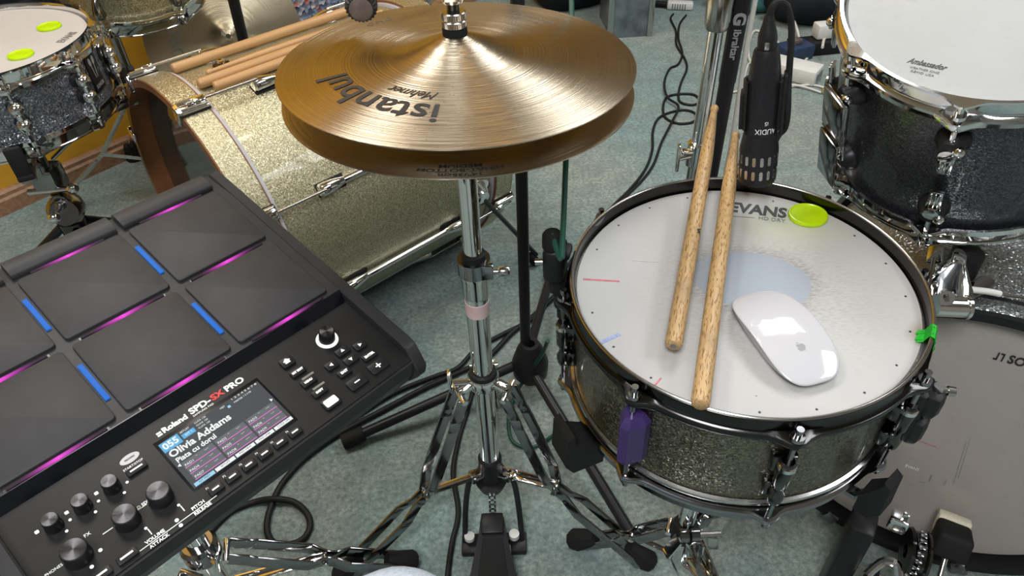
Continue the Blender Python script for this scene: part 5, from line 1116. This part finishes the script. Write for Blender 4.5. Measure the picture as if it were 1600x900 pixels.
for k in range(8):
    a = rad(22.5 + 45 * k)
    M = xzrot(a)
    place('claw', 'k', lambda: box(box(new(), (0.2595, 0, kz(-0.020)), (0.007, 0.024, 0.046), None, 0.002), (0.251, 0, kz(0.0025)), (0.022, 0.020, 0.005), None, 0.0015), 'dark_chrome', M, kd)
    place('tension_rod', 'k', lambda: cyl(new(), (0.2630, 0, kz(-0.01)), (0.2630, 0, kz(-0.10)), 0.003, seg=10), 'chrome', M, kd)
    place('lug', 'k', lambda: box(new(), (0.2555, 0, kz(-0.125)), (0.020, 0.020, 0.060), None, 0.005), 'chrome', M, kd)
ob('patch_line', box(new(), tuple((on_kick(1420, 684) + on_kick(1460, 697)) / 2), (0.04, 0.0012, 0.0003)), 'red_pen', kd, local=True)
text('EVANS', 0.008, 'white_print', kd, basis(dx, zz.cross(dx), zz, on_kick(1425, 731)), width=0.018)
for u0, v0, u1, v1, wd_ in ((1398, 738, 1412, 742, 0.003), (1452, 752, 1456, 742, 0.002), (1475, 758, 1479, 750, 0.0015), (1490, 756, 1510, 690, 0.0008), (1437, 752, 1446, 754, 0.002), (1497, 748, 1517, 683, 0.0006)):
    ob('scratch', bar(new(), on_kick(u0, v0), on_kick(u1, v1), wd_, 0.0003, (0, 0, 1)), 'silver_print', kd, local=True)
# tom holder on the kick
hp0 = pd(1500, 400, 0.93); 
th_ = thing('tom_holder', 'polished chrome tom holder between the rack tom and the silver bass drum', 'tom holder', loc=(0.56, 0.70, 0.51))
c0 = px(1488, 470, 0.545); bm = new(); rings = []
for f, rr, p in ((0, 0.010, pd(1500, 398, 0.87)), (0.2, 0.011, pd(1498, 410, 0.868)), (0.5, 0.022, pd(1492, 430, 0.862)), (0.8, 0.031, pd(1488, 448, 0.858)), (1, 0.030, pd(1486, 460, 0.855))):
    u_, v_ = frame(V(0.1, 0.3, -1)); rings.append([bm.verts.new(p + u_ * rr * math.cos(2 * PI * i / 20) * 0.9 + v_ * rr * math.sin(2 * PI * i / 20) * 0.7) for i in range(20)])
faces_grid(bm, rings); bm.faces.new(rings[0][::-1]); bm.faces.new(rings[-1]); ob('holder_horn', bm, 'chrome', th_)
bm = new(); cyl(bm, pd(1460, 478, 0.85), pd(1508, 480, 0.85), 0.0125, seg=20); cyl(bm, pd(1506, 480, 0.85), pd(1511, 480, 0.85), 0.0145, seg=20); ob('barrel', bm, 'chrome', th_)
bm = new(); cyl(bm, pd(1479, 462, 0.845), pd(1479, 466, 0.825), 0.0085, seg=16); cyl(bm, pd(1479, 466, 0.826), pd(1479, 468, 0.812), 0.0035, seg=4); ob('clamp_bolt', bm, 'chrome', th_)
bm = new(); box(bm, tuple(pd(1506, 410, 0.90)), (0.030, 0.030, 0.045), None, 0.006); cyl(bm, pd(1503, 395, 0.90), TMt @ V(0.02, 0.03, -RD - 0.002), 0.010); ob('tom_post', bm, 'black_plastic', th_)
bm = new(); tube(bm, [pd(1511, 452, 0.865), pd(1540, 455, 0.872), pd(1562, 459, 0.876)], 0.0040, 12); sl = ob('cable_sleeve', bm, 'white_plastic', th_)
bm = new(); tube(bm, [pd(1560, 458, 0.876), pd(1600, 466, 0.885), pd(1650, 476, 0.89)], 0.0022, 10); ob('tie_wire', bm, 'steel', th_)
bm = new(); cyl(bm, pd(1484, 482, 0.852), KM @ V(-0.04, 0.245, kz(-0.07)), 0.012); ob('mount_post', bm, 'dark_chrome', th_)

# ================================================================== KICK PEDAL
kf = kn; ks = kh
kp0 = KC + kn * 0.035; kp0.z = 0
KPm = basis(ks, -kn, V(0, 0, 1), kp0)                   # x right, y towards the head, z up
kp = thing('kick_pedal', 'black and chrome bass drum pedal with a square beater at the lower right', 'pedal', KPm)
def KL(u, v, yl):                                     # pedal-frame point on the plane y = yl under a pixel
    Ki = KPm.inverted(); o = Ki @ CAM; d = Ki.to_3x3() @ (CR @ V((u - 800) / FOC, (v - 450) / FOC, 1.0)); t_ = (yl - o.y) / d.y; return o + d * t_
bc_ = KL(1487, 845, -0.005)
bh = bc_
bm = new(); box(bm, (0, 0, 0), (0.046, 0.050, 0.040), Matrix.Translation(bh) @ Matrix.Rotation(rad(-24), 4, 'X'), 0.007, 3); be = ob('beater', bm, 'rubber', kp, local=True)
bm = new(); box(bm, (0, 0.031, 0.006), (0.044, 0.020, 0.036), Matrix.Translation(bh) @ Matrix.Rotation(rad(-24), 4, 'X'), 0.004); ob('beater_felt', bm, 'felt_cream', be, local=False, M=KPm)
bz = 0.085; by = -0.075
bm = new(); cyl(bm, bh + V(0, -0.005, -0.015), V(bh.x, by, bz), 0.0042); ob('beater_rod', bm, 'steel', kp, local=True)
ob('axle', cyl(new(), (bh.x - 0.085, by, bz), (bh.x + 0.05, by, bz), 0.0055), 'chrome', kp, local=True)
bm = new(); q = bh; spin(bm, [(0.010, -0.013), (0.034, -0.013), (0.036, -0.009), (0.032, -0.006), (0.032, 0.006), (0.036, 0.009), (0.034, 0.013), (0.010, 0.013)], 32, p0=(bh.x - 0.045, by + 0.02, bz + 0.062), d=(1, 0.15, 0), close=True); ob('cam_wheel', bm, 'black_nickel', kp, local=True)
bm = new()
for i in range(10): a = rad(60 + 16 * i); box(bm, (bh.x - 0.045, by + 0.02 + 0.0345 * math.cos(a), bz + 0.062 + 0.0345 * math.sin(a)), (0.009, 0.0065, 0.004), None, 0.001)
ob('chain', bm, 'dark_chrome', kp, local=True)
pc = KL(1404, 815, -0.06)
bm = new(); box(bm, tuple(pc), (0.024, 0.022, 0.026), None, 0.003); box(bm, tuple(pc + V(0.004, 0, 0.018)), (0.008, 0.008, 0.012), None, 0.001); ob('memory_block', bm, 'chrome', kp, local=True)
for sx in (-0.082, 0.040):
    bm = new(); box(bm, (bh.x + sx, by, 0.045), (0.016, 0.030, 0.100), None, 0.004); ob('post', bm, 'black_metal', kp, local=True)
bm = new(); box(bm, (bh.x - 0.02, by - 0.10, 0.006), (0.13, 0.28, 0.012), None, 0.003); ob('base_plate', bm, 'black_metal', kp, local=True)
bm = new(); box(bm, (0, 0, 0), (0.075, 0.22, 0.010), Matrix.Translation((bh.x - 0.045, by - 0.12, 0.050)) @ Matrix.Rotation(rad(12), 4, 'X'), 0.003); ob('footboard', bm, 'steel', kp, local=True)
q_ = KL(1352, 812, by); bm = new(); box(bm, (q_.x, by, q_.z / 2), (0.034, 0.046, q_.z), None, 0.006); ob('spring_housing', bm, 'black_metal', kp, local=True)
bm = new(); e0 = KL(1405, 875, -0.09); tube(bm, [e0 + V(-0.030, -0.02, -0.034), e0 + V(-0.016, 0, -0.020), e0 + V(0.000, 0.002, -0.014), e0 + V(0.008, -0.01, -0.024)], 0.0062, 10); ob('clamp_loop', bm, 'chrome', kp, local=True)

# ================================================================== BLACK BOOM STAND (behind the hi-hat)
S0 = V(0.022, 0.985, 0)
bs = thing('microphone_stand', 'black tripod boom stand behind the hi-hat with rubber leg caps', 'stand', loc=S0)
ob('pole', cyl(new(), S0 + V(0, 0, 0.05), S0 + V(0, 0, 1.20), 0.0100, seg=24), 'black_metal', bs)
bm = new(); spin(bm, [(0.0101, 0), (0.020, 0), (0.034, 0.020), (0.036, 0.05), (0.026, 0.085), (0.018, 0.10), (0.0101, 0.10)], 24, Matrix.Translation(S0 + V(0.008, -0.008, 0.030)), close=True); ob('leg_boss', bm, 'black_plastic', bs)
for e in (px(545, 687, 0.016), px(1003, 862, 0.016), V(0.10, 1.34, 0.016)):
    b0 = S0 + V(0, 0, 0.075); d = (e - b0); bm = new(); cyl(bm, b0, e, 0.0098, seg=16); lg = ob('leg', bm, 'black_metal', bs); dn = d.normalized()
    bm = new(); cyl(bm, e - dn * 0.030, e + dn * 0.012, 0.0150, seg=16); ob('rubber_cap', bm, 'rubber', lg)
boom_e = pd(564, 12, 0.74); bj = S0 + V(0, 0, 1.19); bdn = (boom_e - bj).normalized()
bm = new(); cyl(bm, bj - bdn * 0.35, boom_e - ((CAM - boom_e).normalized() + V(-0.10, 0.0, -0.45)).normalized() * 0.026, 0.0075, seg=16); bo = ob('boom_arm', bm, 'black_metal', bs)
bm = new(); box(bm, tuple(bj), (0.05, 0.045, 0.05), None, 0.01); ob('boom_clutch', bm, 'black_plastic', bs)
kdn = ((CAM - boom_e).normalized() + V(-0.10, 0.0, -0.45)).normalized(); n_ = 24
bm = new(); spin(bm, [(0, -0.030), (0.011, -0.030), (0.0160, -0.024), (0.0166, 0.0), (0.0140, 0.004), (0.0, 0.004)], n_ * 2, p0=boom_e, d=kdn, fn=lambda r, z, a: r - (0.0018 if round(a / (2 * PI) * n_ * 2) % 2 and r > 0.0135 else 0)); ob('ribbed_knob', bm, 'black_plastic', bo, ang=15)
bm = new(); spin(bm, [(0, 0.0065), (0.008, 0.006), (0.0118, 0.0045), (0.0122, 0.003), (0, 0.003)], 28, p0=boom_e, d=kdn); ob('knob_face', bm, 'rubber_brown', bo)

# ================================================================== CHROME STAND AND BLACK POLE (behind the snare)
Cs = V(0.322, 1.075, 0)
cs = thing('cymbal_stand', 'straight chrome cymbal stand standing behind the near snare drum', 'stand', loc=Cs)
ob('tube', cyl(new(), Cs + V(0, 0, 0.05), Cs + V(0, 0, 0.70), 0.0115, seg=28), 'chrome', cs)
bm = new(); spin(bm, [(0.0116, 0), (0.016, 0), (0.019, 0.008), (0.020, 0.05), (0.018, 0.06), (0.0116, 0.06)], 28, Matrix.Translation(Cs + V(0, 0, 0.690)), close=True); ob('height_clamp', bm, 'steel', cs)
ob('upper_tube', cyl(new(), Cs + V(0, 0, 0.70), Cs + V(0, 0, 1.25), 0.0095, seg=24), 'chrome', cs)
bm = new(); cyl(bm, Cs + V(-0.01, -0.008, 0.475), Cs + V(-0.036, -0.02, 0.477), 0.004); bar(bm, Cs + V(-0.036, -0.02, 0.455), Cs + V(-0.036, -0.02, 0.505), 0.012, 0.006, (1, 0, 0), 0.002); bar(bm, Cs + V(-0.012, -0.012, 0.485), Cs + V(-0.030, -0.018, 0.490), 0.014, 0.008, (0, 0, 1), 0.002); spin(bm, [(0.0116, 0), (0.017, 0), (0.017, 0.04), (0.0116, 0.042)], 24, Matrix.Translation(Cs + V(0, 0, 0.455)), close=True); ob('wing_clamp', bm, 'chrome', cs)
for aa in (rad(15), rad(135), rad(255)): flat_leg(cs, Cs, aa, 0.02, 0.30, 0.12, 0.14, 0.24, 0.014, 0.10, 0.014)
Bs = V(0.356, 1.085, 0)
bp = thing('stand_pole', 'black hardware pole with silver maker lettering beside the chrome stand', 'stand', loc=Bs)
bm = new(); cyl(bm, Bs + V(0, 0, 0.004), Bs + V(0, 0, 0.60), 0.0125, 0.0125, 28); cyl(bm, Bs + V(0, 0, 0.60), Bs + V(0.002, 0, 1.25), 0.0135, 0.0150, 28); ob('pole', bm, 'black_metal', bp)
bm = new(); spin(bm, [(0, 0), (0.024, 0), (0.024, 0.006), (0.018, 0.012), (0.0125, 0.03), (0, 0.03)], 28, Matrix.Translation(Bs)); ob('base', bm, 'black_plastic', bp)
def pole_text(s, size, zc, mat, a0, R=0.0142, **kw):
    bm = text_bm(s, size, sub=1, depth=0.00006, **kw)
    for v in bm.verts:
        x, y, zz = v.co; a = a0 + y / R; v.co = Bs + V((R + 0.0006 + zz) * math.cos(a), (R + 0.0006 + zz) * math.sin(a), zc - x)
    return ob('lettering', bm, mat, bp)
fa = math.atan2(-Bs.y, -Bs.x) + 0.15
zt = 0.672
pole_text('ibraltar', 0.015, 0.6655, 'silver_print', fa, bold=0.0004, width=0.048)
pole_text('G', 0.025, 0.7045, 'silver_print', fa, bold=0.0012, width=0.019)

# ================================================================== CABLES ON THE FLOOR
def cable(pts, r, mat, label, z=None, name='cable'):
    bm = new(); P = [px(u, v, zz) for u, v, zz in pts]; tube(bm, P, r, 10, 7)
    return solo(name, bm, mat, label, 'cable', base=V(P[0].x, P[0].y, 0), ang=80)
r4 = 0.0042
cable([(1052, 22, r4), (1048, 30, r4), (1056, 48, r4), (1057, 70, r4), (1070, 92, r4), (1073, 108, r4), (1064, 130, r4), (1060, 150, r4), (1064, 160, r4), (1082, 164, r4), (1094, 158, r4), (1084, 148, r4), (1062, 147, r4), (1042, 152, r4), (1036, 168, r4), (1040, 184, r4), (1060, 193, r4), (1084, 190, r4), (1087, 178, r4), (1070, 172, r4), (1046, 176, r4), (1028, 186, r4), (1020, 206, r4), (1019, 235, r4), (1008, 265, r4), (985, 295, r4), (955, 325, r4), (920, 370, r4), (880, 425, r4)], 0.0040, 'black_cable', 'thin black cable coiled in loops on the carpet right of the hi-hat')
cable([(1072, 24, r4), (1062, 38, r4), (1060, 60, r4), (1066, 82, r4), (1060, 100, r4), (1046, 108, r4), (1038, 130, r4), (1043, 152, 0.012), (1060, 166, 0.012), (1050, 190, 0.012), (1034, 222, r4), (1022, 255, r4), (1005, 280, r4), (975, 310, r4), (955, 335, r4)], 0.0040, 'black_cable', 'second black cable running beside the coiled one towards the snare')
cable([(330, 830, 0.004), (360, 800, 0.005), (400, 784, 0.005), (430, 780, 0.012), (460, 785, 0.006), (480, 803, 0.005), (484, 825, 0.005), (470, 845, 0.005), (440, 852, 0.005), (422, 842, 0.005), (417, 820, 0.005), (424, 790, 0.006), (440, 757, 0.006), (470, 722, 0.006), (505, 694, 0.006), (540, 672, 0.006), (600, 640, 0.006), (660, 608, 0.006), (700, 590, 0.006), (760, 560, 0.006), (800, 520, 0.006), (840, 488, 0.006), (880, 450, 0.006)], 0.0058, 'black_cable', 'thick black cable with a loop on the carpet by the sampling pad')
cable([(500, 688, 0.006), (560, 648, 0.006), (620, 612, 0.006), (680, 588, 0.006), (715, 575, 0.006), (745, 545, 0.006), (790, 520, 0.006), (830, 500, 0.006), (850, 480, 0.006)], 0.0050, 'black_cable', 'thin black cable parallel to the looped one behind the hi-hat stand')
cable([(856, 532, 0.25), (846, 555, 0.15), (826, 585, 0.06), (806, 615, 0.012), (795, 655, 0.004), (800, 688, 0.004), (825, 700, 0.004), (850, 690, 0.004), (880, 668, 0.004)], 0.0036, 'green_cable', 'dark green cable hanging down behind the hi-hat stand')
cable([(742, 600, 0.004), (728, 650, 0.004), (716, 690, 0.004), (708, 740, 0.005), (716, 800, 0.005), (706, 850, 0.005), (699, 905, 0.005), (698, 960, 0.005)], 0.0048, 'black_cable', 'black cable running towards the drummer left of the hi-hat pedal')
bm = new(); wp = [Bs + V(0.0195, -0.004, z_) for z_ in (1.22, 1.0, 0.8, 0.66)] + [Bs + V(0.026, 0.0, 0.5), Bs + V(0.030, 0.01, 0.3), Bs + V(0.04, 0.03, 0.08), Bs + V(0.07, 0.10, 0.006)] + [px(u, v, 0.005) for u, v in ((1165, 112), (1185, 127), (1225, 135), (1270, 133), (1300, 142), (1340, 157))]
tube(bm, wp, 0.0040, 10, 7); solo('cable', bm, 'white_cable', 'white cable running down the black pole and trailing over the carpet', 'cable', base=V(wp[0].x, wp[0].y, 0), ang=80)
cable([(1240, 66, 0.006), (1238, 80, 0.006), (1205, 60, 0.006), (1180, 48, 0.006), (1170, 70, 0.006), (1172, 95, 0.006), (1190, 108, 0.006), (1225, 112, 0.006), (1255, 98, 0.006), (1263, 80, 0.006), (1250, 62, 0.006), (1245, 45, 0.03), (1238, 30, 0.03), (1222, 28, 0.03)], 0.0050, 'white_cable', 'white cable lying in big loops around the power strip')
cable([(1338, 50, 0.05), (1310, 52, 0.05), (1290, 58, 0.05), (1285, 74, 0.05)], 0.0050, 'white_cable', 'short white cable running from the white plug behind the rack tom')
cable([(1140, 145, 0.005), (1180, 138, 0.005), (1240, 133, 0.009), (1290, 147, 0.005), (1340, 165, 0.005)], 0.0038, 'white_cable', 'thin straight white cable on the carpet behind the microphone')

# ================================================================== CLUTTER AT THE BACK
def sq(u, v, z=0): return px(u, v, z)
bm = new(); p = sq(1238, 120); Mw = Matrix.Translation((p.x, p.y, 0)) @ xzrot(rad(-38)); box(bm, (0, 0, 0.026), (0.17, 0.085, 0.05), Mw, 0.006)
pw = thing('power_adapter', 'white power supply box on the carpet behind the microphone', 'power adapter', loc=(p.x, p.y, 0)); ob('case', bm, 'white_plastic', pw)
bm = new(); box(bm, (0.086, 0, 0.026), (0.004, 0.05, 0.022), Mw, 0.001); ob('socket', bm, 'grey_panel', pw)
p = sq(1283, 78); Mw = Matrix.Translation((p.x, p.y, 0)) @ xzrot(rad(8))
ad = thing('plug_adapter', 'small white plug adapter on the black power strip', 'plug', loc=(p.x, p.y, 0.05)); bm = new(); box(bm, (0, 0, 0.075), (0.085, 0.05, 0.05), Mw, 0.005); ob('case', bm, 'white_plastic', ad); bm = new(); cyl(bm, Mw @ V(0.05, 0, 0.08), Mw @ V(0.075, 0.01, 0.085), 0.012); ob('cable_boot', bm, 'rubber_brown', ad)
ps_ = thing('power_strip', 'black power strip on the carpet under the white plug', 'power strip', loc=(p.x, p.y, 0)); bm = new(); box(bm, (0.03, -0.01, 0.024), (0.32, 0.075, 0.047), Mw, 0.006); ob('case', bm, 'black_plastic', ps_)
for k_ in range(4): bm = new(); spin(bm, [(0, 0), (0.019, 0), (0.019, 0.0015), (0, 0.001)], 20, Mw @ Matrix.Translation((-0.09 + 0.06 * k_, -0.01, 0.0475))); ob('outlet', bm, 'rubber', ps_)
p = sq(1238, 90); Mw = Matrix.Translation((p.x, p.y, 0)) @ xzrot(rad(20)); nb = thing('charger_box', 'dark blue charger box between the loops of white cable', 'charger', loc=(p.x, p.y, 0)); bm = new(); box(bm, (0, 0, 0.026), (0.12, 0.08, 0.05), Mw, 0.008); ob('case', bm, 'navy_plastic', nb); bm = new(); box(bm, (0.0, 0.0, 0.060), (0.035, 0.03, 0.02), Mw, 0.004); ob('plug', bm, 'rubber_brown', nb)
def soft(name, p, sx, sy, sz, mat, label, cat, rz=0.0, amp=0.05, seed=1):
    rnd = random.Random(seed); bm = new(); bmesh.ops.create_icosphere(bm, subdivisions=4, radius=1.0); ph = [(V(rnd.uniform(-1, 1), rnd.uniform(-1, 1), rnd.uniform(-1, 1)).normalized(), rnd.uniform(2, 6), rnd.uniform(0, 6)) for _ in range(9)]
    Mz = xzrot(rz)
    for v in bm.verts:
        q = v.co.normalized(); e = 0.72; f = 1 + amp * sum(math.sin(q.dot(a) * k * 1.6 + o) for a, k, o in ph) / 3
        r_ = V(abs(q.x) ** e * math.copysign(1, q.x), abs(q.y) ** e * math.copysign(1, q.y), abs(q.z) ** e * math.copysign(1, q.z)) * f
        v.co = Mz @ V(r_.x * sx / 2, r_.y * sy / 2, 0); v.co.z = max(0.0, (r_.z * 0.5 + 0.5) * sz)
        v.co.x += p.x; v.co.y += p.y
    return solo(name, bm, mat, label, cat, base=V(p.x, p.y, 0), ang=80)
p = sq(905, 18); soft('bag', V(p.x - 0.02, p.y + 0.10, 0), 0.42, 0.26, 0.26, 'bag_black', 'black fabric bag on the carpet behind the hi-hat cymbals', 'bag', 0.3, seed=3)
p = sq(1085, 4); soft('bag', V(p.x - 0.04, p.y + 0.10, 0), 0.26, 0.22, 0.20, 'bag_black', 'small dark bag behind the chrome stand', 'bag', 0.1, seed=5)
p = sq(1206, 22); soft('cloth_heap', V(p.x - 0.02, p.y + 0.12, 0), 0.36, 0.28, 0.22, 'teal_cloth', 'crumpled teal cloth heap behind the microphone', 'cloth', 0.4, 0.16, seed=8)
p = sq(1292, 62); soft('bag', V(p.x + 0.1, p.y + 0.16, 0), 0.56, 0.20, 0.17, 'bag_black', 'low dark bag behind the power strip', 'bag', -0.1, seed=11)
# grey upright case edge beside the hi-hat
p = sq(985, 60); gp = thing('flight_case', 'grey aluminium edged case panel standing behind the hi-hat', 'case', loc=(p.x, p.y, 0)); Mw = Matrix.Translation((p.x - 0.01, p.y + 0.12, 0)) @ xzrot(rad(4))
bm = new(); box(bm, (0, 0, 0.21), (0.15, 0.22, 0.42), Mw, 0.004); ob('panel', bm, 'grey_panel', gp)
for sx in (-0.076, 0.076): bm = new(); box(bm, (sx, -0.11, 0.21), (0.022, 0.012, 0.43), Mw, 0.003); ob('edge_trim', bm, 'steel', gp)
# white jack plugs
p = sq(1062, 14); wj = thing('cable_adapter', 'white cable adapter lying at the end of the looped cables', 'adapter', loc=(p.x, p.y, 0)); Mw = Matrix.Translation((p.x, p.y, 0)) @ xzrot(rad(-12)); bm = new(); box(bm, (0, 0, 0.016), (0.105, 0.042, 0.030), Mw, 0.008); ob('case', bm, 'white_plastic', wj)
bm = new()
for k_ in range(6): box(bm, (-0.03 + 0.010 * k_, -0.0215, 0.016), (0.004, 0.001, 0.022), Mw)
ob('grip_rib', bm, 'grey_print', wj); bm = new(); cyl(bm, Mw @ V(-0.05, 0, 0.016), Mw @ V(-0.15, 0.02, 0.016), 0.011); ob('plug', bm, 'black_plastic', wj)
# wooden crate at the far right
p = V(1.66, 3.20, 0); Mw = Matrix.Translation(p) @ xzrot(rad(-28)); wc = thing('wooden_crate', 'low yellowish wooden crate against the back of the room', 'crate', loc=p)
for k_ in range(4): bm = new(); box(bm, (0, -0.16, 0.045 + 0.075 * k_), (0.66, 0.016, 0.060), Mw, 0.003); ob('slat', bm, 'crate_wood', wc)
for sx in (-0.30, 0.0, 0.30): bm = new(); box(bm, (sx, -0.144, 0.16), (0.045, 0.016, 0.31), Mw, 0.003); ob('post', bm, 'crate_wood', wc)
bm = new(); box(bm, (0, 0.01, 0.155), (0.64, 0.28, 0.30), Mw, 0.003); ob('box_body', bm, 'dark_inside', wc)

# dark foam panel on the yellow wall behind the graphite snare
def wallpt(u, v):
    d = CR @ V((u - 800) / FOC, (v - 450) / FOC, 1.0); t_ = (W0 - CAM).dot(E2) / d.dot(E2); return CAM + d * t_
q_ = wallpt(152, 22); a_ = (q_ - W0).dot(E1)
bm = new(); Mf = basis(E1, V(0, 0, 1), E2, W0 + E2 * 0.001)
prism(bm, rrect(a_ - 0.85, a_, q_.z, q_.z + 0.55, 0.01), 0.0, 0.045, Mf, 0.006)
solo('acoustic_panel', bm, 'bag_black', 'dark foam panel on the yellow wall above the graphite snare', 'acoustic panel', base=W0 + E1 * (a_ - 0.42) + V(0, 0, q_.z))

# ================================================================== THE DRUMMER'S KNEE at the lower edge
kn0 = px(612, 893, 0.56) + V(0, -0.036, -0.062)
pts = [(V(kn0.x - 0.02, kn0.y - 0.42, 0.535), 0.088), (V(kn0.x - 0.012, kn0.y - 0.26, 0.535), 0.082), (V(kn0.x - 0.004, kn0.y - 0.10, kn0.z + 0.006), 0.070), (V(kn0.x, kn0.y, kn0.z), 0.064), (V(kn0.x, kn0.y + 0.006, kn0.z - 0.075), 0.060), (V(kn0.x, kn0.y - 0.022, 0.30), 0.060), (V(kn0.x, kn0.y - 0.05, 0.14), 0.052), (V(kn0.x, kn0.y - 0.06, 0.075), 0.052)]
bm = new(); P_ = smooth_path([p for p, r in pts], 6); rr_ = [r for p, r in pts]
def radf(t_):
    x = t_ * (len(rr_) - 1); i = min(int(x), len(rr_) - 2); return rr_[i] + (rr_[i + 1] - rr_[i]) * (x - i)
pe = thing('person', 'knee of the seated drummer in pale blue jeans at the lower edge', 'person', loc=(kn0.x, kn0.y - 0.06, 0))
tube(bm, [p for p, r in pts], 0.06, 36, 10, radii=radf)
for v in bm.verts:
    q = v.co - kn0; f = 0.0022 * math.sin(q.y * 70 + q.x * 25) * math.exp(-abs(q.z + 0.05) * 14) + 0.0016 * math.sin(q.z * 90 + q.x * 40 + q.y * 20); v.co += V(q.x, q.y * 0.3, q.z).normalized() * f
ob('jeans_leg', bm, 'denim', pe, ang=80)
bm = new(); rings = []
for y, w_, z0, h_ in ((-0.07, 0.028, 0.0, 0.05), (-0.05, 0.040, 0.0, 0.085), (0.0, 0.043, 0.0, 0.088), (0.05, 0.045, 0.0, 0.062), (0.12, 0.047, 0.0, 0.046), (0.17, 0.038, 0.0, 0.036), (0.19, 0.022, 0.004, 0.022)):
    rings.append([bm.verts.new((kn0.x + w_ * math.cos(a), kn0.y - 0.06 + y, max(z0, h_ * (0.5 + 0.62 * math.sin(a))))) for a in [2 * PI * i / 20 for i in range(20)]])
faces_grid(bm, rings); bm.faces.new(rings[0][::-1]); bm.faces.new(rings[-1]); ob('shoe', bm, 'rubber', pe, ang=60)
